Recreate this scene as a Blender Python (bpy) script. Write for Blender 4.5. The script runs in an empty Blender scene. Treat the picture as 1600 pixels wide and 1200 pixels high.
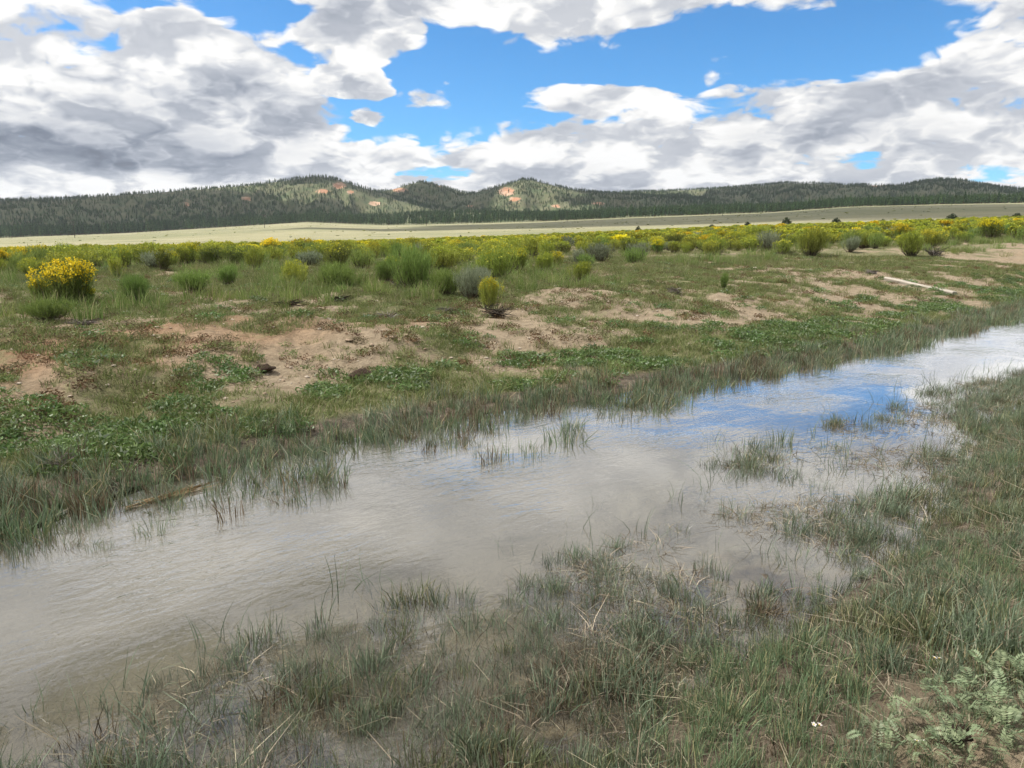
import bpy, math, random
import numpy as np
from mathutils import Vector
rad = math.radians
rng = np.random.default_rng(11)
random.seed(11)
scene = bpy.context.scene
col = scene.collection

# ------------------------------------------------------------------ camera
FPX = 1142.0            # focal length in pixels of the 1600 x 1200 photograph
CAMZ = 2.3              # eye height above the water
HORIZON = 360.0
PITCH = math.atan((600 - HORIZON) / FPX)
cd = bpy.data.cameras.new('camera')
cd.sensor_fit = 'HORIZONTAL'; cd.sensor_width = 36.0
cd.lens = 36.0 * FPX / 1600.0
cd.clip_start = 0.05; cd.clip_end = 60000
cam = bpy.data.objects.new('camera', cd); col.objects.link(cam)
cam.location = (0, 0, CAMZ); cam.rotation_euler = (math.pi / 2 - PITCH, 0, 0)
scene.camera = cam
SP, CP = math.sin(PITCH), math.cos(PITCH)

def ray(u, v):
    X = (u - 800.0) / FPX; Y = -(v - 600.0) / FPX
    return np.array([X, CP + Y * SP, -SP + Y * CP])
def azel(u, v):
    d = ray(u, v)
    return math.atan2(d[0], d[1]), math.atan2(d[2], math.hypot(d[0], d[1]))

# ------------------------------------------------------------------ sun, exposure, render settings
SUN_EL, SUN_AZ = rad(56), rad(-84)      # azimuth clockwise from +Y (view direction): high on the left
sunv = Vector((math.sin(SUN_AZ) * math.cos(SUN_EL), math.cos(SUN_AZ) * math.cos(SUN_EL), math.sin(SUN_EL)))
sl = bpy.data.lights.new('sun', 'SUN'); sl.energy = 5.0; sl.angle = rad(1.5); sl.color = (1.0, 0.955, 0.88)
so = bpy.data.objects.new('sun', sl); col.objects.link(so)
so.rotation_euler = (-sunv).to_track_quat('-Z', 'Y').to_euler()
so.location = (0, 0, 50)
vs = scene.view_settings
vs.view_transform = 'Standard'; vs.look = 'None'; vs.gamma = 1.0; vs.use_curve_mapping = False
vs.exposure = 0.18
cy = scene.cycles
cy.max_bounces = 6; cy.diffuse_bounces = 2; cy.glossy_bounces = 2; cy.transmission_bounces = 3
cy.transparent_max_bounces = 6; cy.volume_bounces = 0
cy.caustics_reflective = False; cy.caustics_refractive = False
cy.use_denoising = True
cy.use_adaptive_sampling = True; cy.adaptive_threshold = 0.02; cy.adaptive_min_samples = 24
cy.sample_clamp_indirect = 4.0

# ------------------------------------------------------------------ node expression helper
class E:
    """wraps a socket so that node graphs can be written as formulas"""
    def __init__(s, t, k): s.t, s.k = t, k
    def _m(s, op, *a, clamp=False):
        n = s.t.nodes.new('ShaderNodeMath'); n.operation = op; n.use_clamp = clamp
        for i, x in enumerate((s,) + a):
            if isinstance(x, E): s.t.links.new(x.k, n.inputs[i])
            else: n.inputs[i].default_value = x
        return E(s.t, n.outputs[0])
    def __add__(s, o): return s._m('ADD', o)
    __radd__ = __add__
    def __mul__(s, o): return s._m('MULTIPLY', o)
    __rmul__ = __mul__
    def __sub__(s, o): return s._m('SUBTRACT', o)
    def __rsub__(s, o): return (s * -1.0) + o
    def __truediv__(s, o): return s._m('DIVIDE', o)
    def max(s, o): return s._m('MAXIMUM', o)
    def min(s, o): return s._m('MINIMUM', o)
    def pow(s, o): return s._m('POWER', o)
    def sqrt(s): return s._m('SQRT')
    def clamp(s): return s._m('ADD', 0.0, clamp=True)
    def step(s, a, b, lo=0.0, hi=1.0, smooth=True):
        n = s.t.nodes.new('ShaderNodeMapRange'); n.interpolation_type = 'SMOOTHSTEP' if smooth else 'LINEAR'
        s.t.links.new(s.k, n.inputs[0])
        for i, x in enumerate((a, b, lo, hi)):
            if isinstance(x, E): s.t.links.new(x.k, n.inputs[i + 1])
            else: n.inputs[i + 1].default_value = x
        return E(s.t, n.outputs[0])
def mixc(t, f, a, b):
    n = t.nodes.new('ShaderNodeMix'); n.data_type = 'RGBA'
    for sock, x in ((n.inputs[0], f), (n.inputs[6], a), (n.inputs[7], b)):
        if isinstance(x, E): t.links.new(x.k, sock)
        elif isinstance(x, (int, float)): sock.default_value = x
        else: sock.default_value = (*x, 1)
    return E(t, n.outputs[2])
def noise(t, vec, scale, detail=4, rough=0.55, dist=0.0, out=0):
    n = t.nodes.new('ShaderNodeTexNoise'); n.inputs['Scale'].default_value = scale
    n.inputs['Detail'].default_value = detail; n.inputs['Roughness'].default_value = rough
    n.inputs['Distortion'].default_value = dist
    if vec is not None: t.links.new(vec.k, n.inputs['Vector'])
    return E(t, n.outputs[out])
def vec3(t, x, y, z):
    n = t.nodes.new('ShaderNodeCombineXYZ')
    for i, a in enumerate((x, y, z)):
        if isinstance(a, E): t.links.new(a.k, n.inputs[i])
        else: n.inputs[i].default_value = a
    return E(t, n.outputs[0])
def sep(t, v):
    n = t.nodes.new('ShaderNodeSeparateXYZ'); t.links.new(v.k, n.inputs[0])
    return [E(t, o) for o in n.outputs]
def attr(t, name, kind='GEOMETRY', out=2):
    n = t.nodes.new('ShaderNodeAttribute'); n.attribute_name = name; n.attribute_type = kind
    return E(t, n.outputs[out])

# ------------------------------------------------------------------ sky: Nishita with broken cumulus
# cloud masses: (centre x, centre y, radius x, radius y in photo pixels -> turned into sky directions, weight)
BLOBS = [
    # open blue
    (655, 140, 165, 70, -1.25), (880, 112, 190, 50, -1.2), (1130, 82, 220, 42, -1.2), (1350, 60, 110, 38, -1.0),
    (470, 60, 90, 40, -1.0), (400, 22, 60, 22, -0.9), (670, 266, 70, 12, -0.9), (1320, 250, 90, 10, -0.6), (1590, 268, 60, 10, -0.9),
    (250, 10, 90, 10, -1.0),
    # clouds standing in it
    (668, 146, 36, 22, 1.5), (745, 102, 66, 28, 1.3), (560, 62, 70, 42, 1.35),
    (890, 40, 90, 44, 1.2), (910, 150, 110, 18, 1.3), (1112, 104, 20, 26, 1.2),
    (590, 180, 36, 12, 1.5), (1280, 66, 40, 12, 1.0), (560, 133, 46, 14, 1.35), (400, 110, 130, 80, 0.8),
]
DARKS = [(150, 232, 330, 36, 0.46), (350, 152, 200, 34, 0.36), (60, 200, 200, 44, 0.34), (1450, 165, 260, 50, 0.12),
         (1180, 215, 420, 36, 0.06), (1300, 4, 200, 40, 0.12), (560, 4, 260, 24, 0.22)]
RGAIN = 0.55
def cloud_group():
    """fine structure of the clouds at a direction"""
    g = bpy.data.node_groups.new('cloud_structure', 'ShaderNodeTree')
    g.interface.new_socket('d', in_out='INPUT', socket_type='NodeSocketVector')
    g.interface.new_socket('raw', in_out='OUTPUT', socket_type='NodeSocketFloat')
    g.interface.new_socket('low', in_out='OUTPUT', socket_type='NodeSocketFloat')
    gi = g.nodes.new('NodeGroupInput'); go = g.nodes.new('NodeGroupOutput')
    d = E(g, gi.outputs[0]); x, y, z = sep(g, d)
    q = z.max(0.0) * 1.1 + 0.40
    p = vec3(g, x / q, y / q, z * 1.7)
    wv = noise(g, p, 7.0, 2, 0.5, 0, 1)
    ad = g.nodes.new('ShaderNodeVectorMath'); ad.operation = 'MULTIPLY_ADD'
    g.links.new(wv.k, ad.inputs[0]); ad.inputs[1].default_value = (.10, .10, .10); g.links.new(p.k, ad.inputs[2])
    pw = E(g, ad.outputs[0])
    fine = noise(g, pw, 3.2, 8, 0.62, 0.0)
    rd = noise(g, pw, 5.2, 5, 0.55)
    nd = rd.k.node; nd.noise_type = 'RIDGED_MULTIFRACTAL'; nd.inputs['Offset'].default_value = 0.85; nd.inputs['Gain'].default_value = 1.6
    if hasattr(nd, 'normalize'): nd.normalize = True
    rd = E(g, nd.outputs[0])
    r2 = noise(g, pw, 17.0, 4, 0.6)
    n2_ = r2.k.node; n2_.noise_type = 'RIDGED_MULTIFRACTAL'; n2_.inputs['Offset'].default_value = 0.85; n2_.inputs['Gain'].default_value = 1.6
    if hasattr(n2_, 'normalize'): n2_.normalize = True
    r2 = E(g, n2_.outputs[0])
    raw = (fine - 0.5) * 2.2 + (0.5 - rd) * RGAIN + (0.5 - r2) * 0.22
    g.links.new(raw.k, go.inputs[0]); g.links.new((noise(g, p, 4.2, 3, 0.5) - rd * 0.30 - r2 * 0.13).k, go.inputs[1])
    return g
world = bpy.data.worlds.new('World'); scene.world = world; world.use_nodes = True
wt = world.node_tree; wt.nodes.clear()
SKY = 0.10
gen = E(wt, wt.nodes.new('ShaderNodeTexCoord').outputs['Generated'])
sky = wt.nodes.new('ShaderNodeTexSky'); sky.sky_type = 'NISHITA'; sky.sun_disc = False
sky.sun_elevation = SUN_EL; sky.sun_rotation = SUN_AZ; sky.altitude = 2200; sky.air_density = 1.0; sky.dust_density = 0.6; sky.ozone_density = 3.0
CG = cloud_group()
def cloud(dvec):
    n = wt.nodes.new('ShaderNodeGroup'); n.node_tree = CG
    wt.links.new(dvec.k, n.inputs[0]); return E(wt, n.outputs[0]), E(wt, n.outputs[1])
dx, dy, dz = sep(wt, gen)
zp = dz.max(0.0)
q = zp + 0.24
wx, wy, wz = sep(wt, noise(wt, vec3(wt, dx / q, dy / q, dz * 4.5), 3.2, 3, 0.6, 0, 1))
a2 = dx._m('ARCTAN2', dy) + (wx - 0.5) * 0.10; e2 = dz._m('ARCSINE') + (wy - 0.5) * 0.055
def ell(u, v, ru, rv):
    ca, ce = azel(u, v)
    k = (a2 - ca) * (FPX / ru); j = (e2 - ce) * (FPX / rv)
    return j._m('MULTIPLY_ADD', j, k * k)._m('MULTIPLY_ADD', -1.0, 1.0).max(0.0)
cov = 0.80 + (wz - 0.5) * 0.7 + dz.step(0.17, 0.07, 0.0, 0.36)
for (u, v, ru, rv, wgt) in BLOBS: cov = ell(u, v, ru * 1.45, rv * 1.45).min(0.9)._m('MULTIPLY_ADD', wgt / 0.9 * 1.1, cov)
dk = 0.0
for (u, v, ru, rv, wgt) in DARKS: dk = ell(u, v, ru * 1.2, rv * 1.2)._m('MULTIPLY_ADD', wgt, dk)
n0, l0 = cloud(gen)
n1, l1 = cloud(vec3(wt, dx - 0.012, dy, dz + 0.034))
r0 = n0 + cov
dens = r0.step(-0.06, 0.40)
relief = ((n0 - n1) * 0.28 + (l0 - l1) * 0.95).max(-0.24).min(0.30)
band = noise(wt, vec3(wt, dx / (zp + 0.16), dy / (zp + 0.16), dz * 9.0), 1.1, 4, 0.55)
thick = r0.step(0.2, 1.3)
bright = (0.90 - thick * (band.step(0.38, 0.68, 0.02, 0.28)) + relief - dk * (0.85 + n0 * 0.4)).max(0.02).min(1.08)
cc = mixc(wt, bright.step(0.1, 0.95, smooth=False), (0.62, 0.72, 0.92), (1.0, 0.995, 0.985))
lum = bright.step(0.0, 1.08, 0.22, 0.96, smooth=False)
clc = wt.nodes.new('ShaderNodeVectorMath'); clc.operation = 'SCALE'
wt.links.new(cc.k, clc.inputs[0]); wt.links.new((lum * (1.0 / SKY)).k, clc.inputs['Scale'])
blu = wt.nodes.new('ShaderNodeVectorMath'); blu.operation = 'MULTIPLY'
wt.links.new(sky.outputs[0], blu.inputs[0]); blu.inputs[1].default_value = (0.66, 1.26, 1.56)
final = mixc(wt, dens, E(wt, blu.outputs[0]), E(wt, clc.outputs[0]))
bg = wt.nodes.new('ShaderNodeBackground'); bg.inputs['Strength'].default_value = SKY
wt.links.new(final.k, bg.inputs['Color'])
wo = wt.nodes.new('ShaderNodeOutputWorld'); wt.links.new(bg.outputs[0], wo.inputs['Surface'])
world.cycles.sampling_method = 'MANUAL'; world.cycles.sample_map_resolution = 512

# ------------------------------------------------------------------ numeric noise
def _h(ix, iy, s):
    n = (ix.astype(np.int64) * 374761393 + iy.astype(np.int64) * 668265263 + s * 982451653) & 0xffffffff
    n = ((n ^ (n >> 13)) * 1274126177) & 0xffffffff
    n = (n ^ (n >> 16)) & 0xffffffff
    return n / 4294967296.0
def vnoise(x, y, s=0):
    ix, iy = np.floor(x), np.floor(y); fx, fy = x - ix, y - iy
    fx = fx * fx * fx * (fx * (fx * 6 - 15) + 10); fy = fy * fy * fy * (fy * (fy * 6 - 15) + 10)
    a, b = _h(ix, iy, s), _h(ix + 1, iy, s); c, d = _h(ix, iy + 1, s), _h(ix + 1, iy + 1, s)
    return (a + (b - a) * fx) * (1 - fy) + (c + (d - c) * fx) * fy
def fbm(x, y, s=0, o=4, g=0.5):
    t, a, n = 0.0, 1.0, 0.0
    for i in range(o):
        t = t + a * vnoise(x * 2 ** i + 17.3 * i, y * 2 ** i - 9.1 * i, s + i); n += a; a *= g
    return t / n
def sstep(a, b, x):
    t = np.clip((x - a) / (b - a), 0, 1); return t * t * (3 - 2 * t)

# ------------------------------------------------------------------ terrain
def flat(u, v, z=0.0):
    d = ray(u, v); k = (z - CAMZ) / d[2]
    return (d[0] * k, d[1] * k)
FAR_PX = [(0, 850), (120, 792), (240, 762), (330, 748), (430, 722), (560, 690), (660, 668), (740, 655), (830, 640), (920, 630),
          (1010, 612), (1100, 600), (1230, 577), (1350, 556), (1450, 531), (1530, 511), (1600, 492)]
MARSH_PX = [(-60, 1195), (60, 1160), (160, 1120), (280, 1045), (430, 1000), (560, 955), (700, 925), (830, 885), (950, 850), (1040, 770),
            (1150, 705), (1260, 672), (1380, 645), (1480, 602), (1600, 577)]
LAND_PX = [(200, 1330), (500, 1240), (740, 1180), (950, 1120), (1100, 1020), (1300, 905), (1410, 830), (1465, 735), (1530, 655), (1600, 615)]
def line(px, head, tail):
    p = [flat(*q) for q in px]; return np.array(head + p + tail)
FARL = line(FAR_PX, [(-40, -6), (-14, 2.6)], [(34, 37), (90, 84)])
MARSH = line(MARSH_PX, [(-40, -16), (-12, -3.0)], [(34, 27), (90, 72)])
LAND = line(LAND_PX, [(-40, -19), (-12, -5.5)], [(34, 25), (90, 69)])
def sdist(x, y, L):
    """signed distance to polyline, positive on the far side (left of its direction)"""
    best = np.full(x.shape, 1e9); sg = np.zeros(x.shape)
    for (x0, y0), (x1, y1) in zip(L[:-1], L[1:]):
        dx, dy = x1 - x0, y1 - y0; l2 = dx * dx + dy * dy
        t = np.clip(((x - x0) * dx + (y - y0) * dy) / l2, 0, 1)
        d = (x - x0 - t * dx) ** 2 + (y - y0 - t * dy) ** 2
        c = dx * (y - y0) - dy * (x - x0)
        m = d < best - 1e-9
        best = np.where(m, d, best); sg = np.where(m, np.sign(c), sg)
    return np.sqrt(best) * sg
def prof(px, r):
    """photo line -> (azimuths, world heights at distance r)"""
    A, Z = [], []
    for u, v in px:
        a, e = azel(u, v); A.append(a); Z.append(CAMZ + math.tan(e) * r)
    return np.array(A), np.array(Z)
RS, RM = 185.0, 1000.0
SF = prof([(-200, 402), (0, 396), (200, 391), (400, 386), (600, 381), (800, 374), (1000, 366), (1200, 358), (1400, 351), (1600, 345), (1800, 340)], RS)
MF = prof([(-200, 380), (0, 372), (200, 364), (400, 352), (480, 347), (600, 352), (700, 350), (850, 346), (1000, 339), (1200, 332),
           (1330, 323), (1480, 319), (1600, 317), (1800, 314)], RM)
LAYERS = [
    (1050, 1550, [(-300, 322), (0, 314), (100, 311), (200, 304), (300, 297), (400, 289), (440, 283), (490, 276), (520, 278), (555, 290), (600, 303), (660, 318), (740, 332), (800, 345), (1000, 345)]),
    (1250, 1800, [(400, 345), (480, 330), (540, 310), (580, 301), (610, 297), (640, 288), (660, 284), (690, 291), (720, 300), (760, 306), (800, 316), (850, 330), (900, 345)]),
    (1150, 1650, [(560, 345), (640, 325), (700, 311), (740, 302), (780, 291), (815, 281), (830, 281), (870, 291), (900, 297), (950, 302), (1000, 305), (1100, 312), (1200, 320), (1400, 325)]),
    (1250, 2000, [(700, 340), (850, 320), (900, 308), (950, 301), (1050, 298), (1130, 294), (1200, 289), (1230, 286), (1300, 288), (1370, 290), (1410, 289), (1440, 283), (1470, 280), (1500, 282), (1540, 289), (1600, 297), (1800, 310), (2100, 320)]),
    (1000, 1230, [(300, 360), (430, 350), (500, 345), (560, 340), (650, 334), (740, 332), (800, 334), (900, 334), (1000, 330), (1200, 323), (1330, 317), (1600, 312), (1800, 312)]),
]
LAYERS = [(a, b, prof(c, b)) for a, b, c in LAYERS]
MOUNDS = []   # (x, y, radius, height) hummocks of bare earth, filled in below
def terrain(x, y):
    x = np.asarray(x, float); y = np.asarray(y, float)
    r = np.hypot(x, y) + 1e-6; a = np.arctan2(x, y)
    af = np.clip(a, -0.95, 0.95)
    dF = sdist(x, y, FARL); dM = -sdist(x, y, MARSH); dL = -sdist(x, y, LAND)
    # plain beyond the stream
    zs = np.interp(af, *SF); zm = np.interp(af, *MF)
    plain = 0.75 + (zs - 0.75) * np.clip((r - 22) / (RS - 22), 0, 1)
    plain = np.where(r > RS, zs + (zm - zs) * np.clip((r - RS) / (RM - RS), 0, 1) ** 1.08, plain)
    plain = plain + (fbm(x / 22, y / 22, 5, 3) - 0.5) * 0.5 * sstep(25, 60, r)
    hill = plain
    if r.max() > 990:
        m = r > 990
        ah, rh = af[m], r[m]
        h = zm[m].copy()
        rid = np.abs(fbm(ah * 26, rh / 260, 31, 4) - 0.5) * 2
        for (ra, rb, P) in LAYERS:
            zp = np.interp(ah, *P); base = np.interp(ah, *MF)
            t = np.where(rh < rb, sstep(ra, rb, rh) * 0.65 + 0.35 * np.clip((rh - ra) / (rb - ra), 0, 1), np.clip(1 - (rh - rb) / 1600, 0, 1))
            hl = base + np.maximum(zp - base, 0) * t - rid * 55 * np.clip(t * (1 - t) * 3.2, 0, 1) * np.clip((zp - base) / 90, 0, 1)
            h = np.maximum(h, hl)
        hill = hill.copy(); hill[m] = h
    bank = np.interp(dF, [0, 0.4, 1.2, 2.5, 4, 6, 9, 14], [0.0, .05, .14, .28, .45, .62, .72, .78]) / 0.78
    land = bank * np.where(dF < 20, np.maximum(hill, 0.3) if False else hill, hill)
    rough = sstep(0.3, 2.0, dF) * (1 - sstep(40, 90, r))
    land = land + rough * ((fbm(x / 2.6, y / 2.6, 9, 4) - 0.5) * 0.42 + (fbm(x / 0.5, y / 0.5, 13, 3) - 0.5) * 0.13)
    for (mx, my, mr, mh) in MOUNDS:
        d2 = ((x - mx) ** 2 + ((y - my) / 1.2) ** 2) / mr ** 2
        land = land + mh * np.exp(-d2 * 1.5)
    # bed
    inner = np.minimum(-dF, np.where(dM > 0, 0, -dM))
    bed = -0.03 - 0.22 * sstep(0, 1.6, inner) - 0.02 * fbm(x / 0.7, y / 0.7, 3, 3)
    # near marsh and bank
    t = np.clip(dM / (dM - dL + 1e-3), 0, 1)
    marsh = -0.085 + 0.055 * t + (fbm(x / 0.55, y / 0.55, 21, 5, .6) - 0.5) * 0.13
    near = 0.02 + 0.17 * np.clip(dL, 0, 3.2) + (fbm(x / 0.5, y / 0.5, 23, 3) - 0.5) * 0.07
    nz = np.where(dL > 0, near * sstep(0, .5, dL) + marsh * (1 - sstep(0, .5, dL)), marsh)
    nz = nz * sstep(0, 0.5, dM) + bed * (1 - sstep(0, 0.5, dM))
    z = np.where(dF > 0, land * sstep(0, .25, dF) + np.maximum(bed, -0.05) * (1 - sstep(0, .25, dF)), np.where(dM > 0, nz, bed))
    return z
def hit(u, v, tmax=4000):
    """the point of the terrain seen at a photo pixel"""
    d = ray(u, v); t = np.geomspace(1.5, tmax, 1400)
    P = d[None] * t[:, None]; z = terrain(P[:, 0], P[:, 1]); g = CAMZ + P[:, 2] - z
    i = int(np.argmax(g < 0)) or len(t) - 1
    f = g[i - 1] / (g[i - 1] - g[i] + 1e-9); k = t[i - 1] + (t[i] - t[i - 1]) * f
    x, y = d[0] * k, d[1] * k
    return x, y, float(terrain(np.array([x]), np.array([y]))[0])
def project(x, y, z):
    """photo pixel of a world point"""
    X = x; Yf = y * CP - (z - CAMZ) * SP; Zu = y * SP + (z - CAMZ) * CP
    return 800 + FPX * X / Yf, 600 - FPX * Zu / Yf
for (u, v, mr, mh) in [(150, 585, .75, .16), (55, 650, .6, .12), (235, 668, .55, .14), (545, 540, .8, .14), (610, 535, .6, .12), (840, 490, .8, .14),
                       (350, 560, .7, .10), (880, 520, .9, .10), (1230, 400, .9, .25), (470, 505, .7, .15)]:
    x, y, z = hit(u, v); MOUNDS.append((x, y, mr, mh))

def mesh_np(name, V, F4=None, F3=None, attrs=None, smooth=False):
    me = bpy.data.meshes.new(name)
    V = np.asarray(V, np.float32); n4 = 0 if F4 is None else len(F4); n3 = 0 if F3 is None else len(F3)
    me.vertices.add(len(V)); me.vertices.foreach_set('co', V.ravel())
    if n4 + n3:
        li = np.concatenate([np.asarray(f, np.int32).ravel() for f in (F4, F3) if f is not None and len(f)])
        me.loops.add(len(li)); me.loops.foreach_set('vertex_index', li)
        st = np.concatenate([np.arange(n4) * 4, n4 * 4 + np.arange(n3) * 3]).astype(np.int32)
        me.polygons.add(n4 + n3); me.polygons.foreach_set('loop_start', st)
        if smooth: me.polygons.foreach_set('use_smooth', np.ones(n4 + n3, bool))
    me.update(calc_edges=True); me.validate()
    for k, a in (attrs or {}).items():
        a = np.asarray(a, np.float32)
        if a.ndim == 2: me.attributes.new(k, 'FLOAT_VECTOR', 'POINT').data.foreach_set('vector', a.ravel())
        else: me.attributes.new(k, 'FLOAT', 'POINT').data.foreach_set('value', a)
    return me
def link(name, me, mat=None, parent=None, kind=None):
    o = bpy.data.objects.new(name, me); col.objects.link(o)
    if mat is not None and me is not None and not me.materials: me.materials.append(mat)
    if parent: o.parent = parent
    if kind: o['kind'] = kind
    return o
def tag(o, label, cat, group=None):
    o['label'] = label; o['category'] = cat
    if group: o['group'] = group
    return o
def empty(name, loc, rz=0.0, s=1.0):
    o = bpy.data.objects.new(name, None); col.objects.link(o); o.empty_display_size = 0.2
    o.location = loc; o.rotation_euler = (0, 0, rz); o.scale = (s, s, s) if not hasattr(s, '__len__') else s
    return o

# ---- materials
def newmat(name):
    m = bpy.data.materials.new(name); m.use_nodes = True; t = m.node_tree; t.nodes.clear()
    return m, t
def finish(t, shader, disp=None):
    o = t.nodes.new('ShaderNodeOutputMaterial'); t.links.new(shader.k, o.inputs['Surface'])
def principled(t, color, rough=0.8, spec=0.3, normal=None):
    p = t.nodes.new('ShaderNodeBsdfPrincipled')
    for s, x in ((p.inputs['Base Color'], color), (p.inputs['Roughness'], rough), (p.inputs['Specular IOR Level'], spec)):
        if isinstance(x, E): t.links.new(x.k, s)
        elif isinstance(x, (int, float)): s.default_value = x
        else: s.default_value = (*x, 1)
    if normal: t.links.new(normal.k, p.inputs['Normal'])
    return E(t, p.outputs[0])
def bump(t, h, strength=0.5, dist=0.05):
    b = t.nodes.new('ShaderNodeBump'); b.inputs['Strength'].default_value = strength; b.inputs['Distance'].default_value = dist
    t.links.new(h.k, b.inputs['Height']); return E(t, b.outputs[0])
def pos(t): return E(t, t.nodes.new('ShaderNodeNewGeometry').outputs['Position'])
def obco(t): return E(t, t.nodes.new('ShaderNodeTexCoord').outputs['Object'])
def leafmat(name, c0, c1, c2=None, trans=0.3, rough=0.55, spec=0.25, lo=0.75, hi=1.25):
    """blade colour varies by blade (attribute 'rnd') and by plant (object random)"""
    m, t = newmat(name)
    r = attr(t, 'rnd'); oi = E(t, t.nodes.new('ShaderNodeObjectInfo').outputs['Random'])
    c = mixc(t, r, c0, c1)
    if c2: c = mixc(t, r.step(0.86, 0.94), c, c2)
    h = t.nodes.new('ShaderNodeHueSaturation'); t.links.new(c.k, h.inputs['Color'])
    t.links.new(oi.step(0, 1, lo, hi, smooth=False).k, h.inputs['Value'])
    t.links.new(((oi * 7.31)._m('FRACT')).step(0, 1, 0.485, 0.515, smooth=False).k, h.inputs['Hue'])
    cc = E(t, h.outputs[0])
    p = principled(t, cc, rough, spec)
    tr = t.nodes.new('ShaderNodeBsdfTranslucent'); t.links.new(cc.k, tr.inputs['Color'])
    mx = t.nodes.new('ShaderNodeMixShader'); mx.inputs[0].default_value = trans
    t.links.new(p.k, mx.inputs[1]); t.links.new(tr.outputs[0], mx.inputs[2])
    finish(t, E(t, mx.outputs[0])); return m

def ground_material():
    m, t = newmat('earth_and_meadow')
    P = pos(t)
    n1 = noise(t, P, 0.9, 6, 0.6); n2 = noise(t, P, 6.0, 5, 0.6); n3 = noise(t, P, 40.0, 4, 0.6)
    nb = noise(t, P, 0.006, 5, 0.6); nh = noise(t, P, 0.03, 6, 0.65)
    sandy = mixc(t, n2.step(0.3, 0.7), (0.240, 0.186, 0.122), (0.380, 0.305, 0.212))
    sandy = mixc(t, n3.step(0.55, 0.75) * 0.5, sandy, (0.20, 0.14, 0.095))
    red = mixc(t, n2.step(0.35, 0.7), (0.27, 0.16, 0.09), (0.39, 0.265, 0.165))
    c = mixc(t, (attr(t, 'red') + (n1 - 0.5) * 0.9 + (n2 - 0.5) * 0.8).step(0.25, 1.0), sandy, red)
    green = mixc(t, n2.step(0.35, 0.7), (0.105, 0.120, 0.048), (0.215, 0.205, 0.100))
    c = mixc(t, (attr(t, 'veg') + (n1 - 0.5) * 0.5 + (n2 - 0.5) * 0.7).step(0.42, 0.68) * 0.85, c, green)
    dry = mixc(t, nb.step(0.38, 0.62), (0.33, 0.305, 0.185), (0.235, 0.235, 0.13))
    dry = mixc(t, nh.step(0.50, 0.68) * 0.75, dry, (0.19, 0.20, 0.11))
    dry = mixc(t, noise(t, P, 0.012, 4, 0.6).step(0.56, 0.66) * 0.6, dry, (0.40, 0.36, 0.24))
    c = mixc(t, noise(t, P, 18.0, 6, 0.7).step(0.56, 0.70) * 0.55, c, (0.13, 0.10, 0.065))
    c = mixc(t, attr(t, 'meadow'), c, dry)
    floor = mixc(t, nh.step(0.4, 0.65), (0.145, 0.145, 0.080), (0.085, 0.115, 0.050))
    c = mixc(t, attr(t, 'forest'), c, floor)
    rk = mixc(t, nh.step(0.42, 0.6), (0.42, 0.215, 0.125), (0.50, 0.345, 0.24))
    c = mixc(t, (attr(t, 'rock') + (nh - 0.5) * 1.5 + (noise(t, P, 0.09, 5, 0.7) - 0.5) * 1.6).step(0.40, 0.75), c, rk)
    wet = attr(t, 'wet')
    mud = mixc(t, n2.step(0.3, 0.7), (0.060, 0.048, 0.036), (0.190, 0.150, 0.108))
    c = mixc(t, (wet + (n2 - 0.5) * 0.5).step(0.3, 0.7), c, mud)
    silt = mixc(t, n1.step(0.35, 0.65), (0.285, 0.255, 0.205), (0.40, 0.365, 0.30))
    silt = mixc(t, n2.step(0.45, 0.65) * (1.0 - attr(t, 'bed').step(0.86, 0.99)) * 0.7, silt, (0.085, 0.070, 0.052))
    silt = mixc(t, noise(t, P, 1.7, 3, 0.5).step(0.60, 0.72) * 0.6, silt, (0.20, 0.205, 0.10))
    c = mixc(t, attr(t, 'bed'), c, silt)
    b = bump(t, n2 * 0.6 + noise(t, P, 18.0, 6, 0.7) * 0.5, 1.0, 0.14)
    finish(t, principled(t, c, (0.95 - wet * 0.35), 0.2, b)); return m
GROUND = ground_material()

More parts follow.
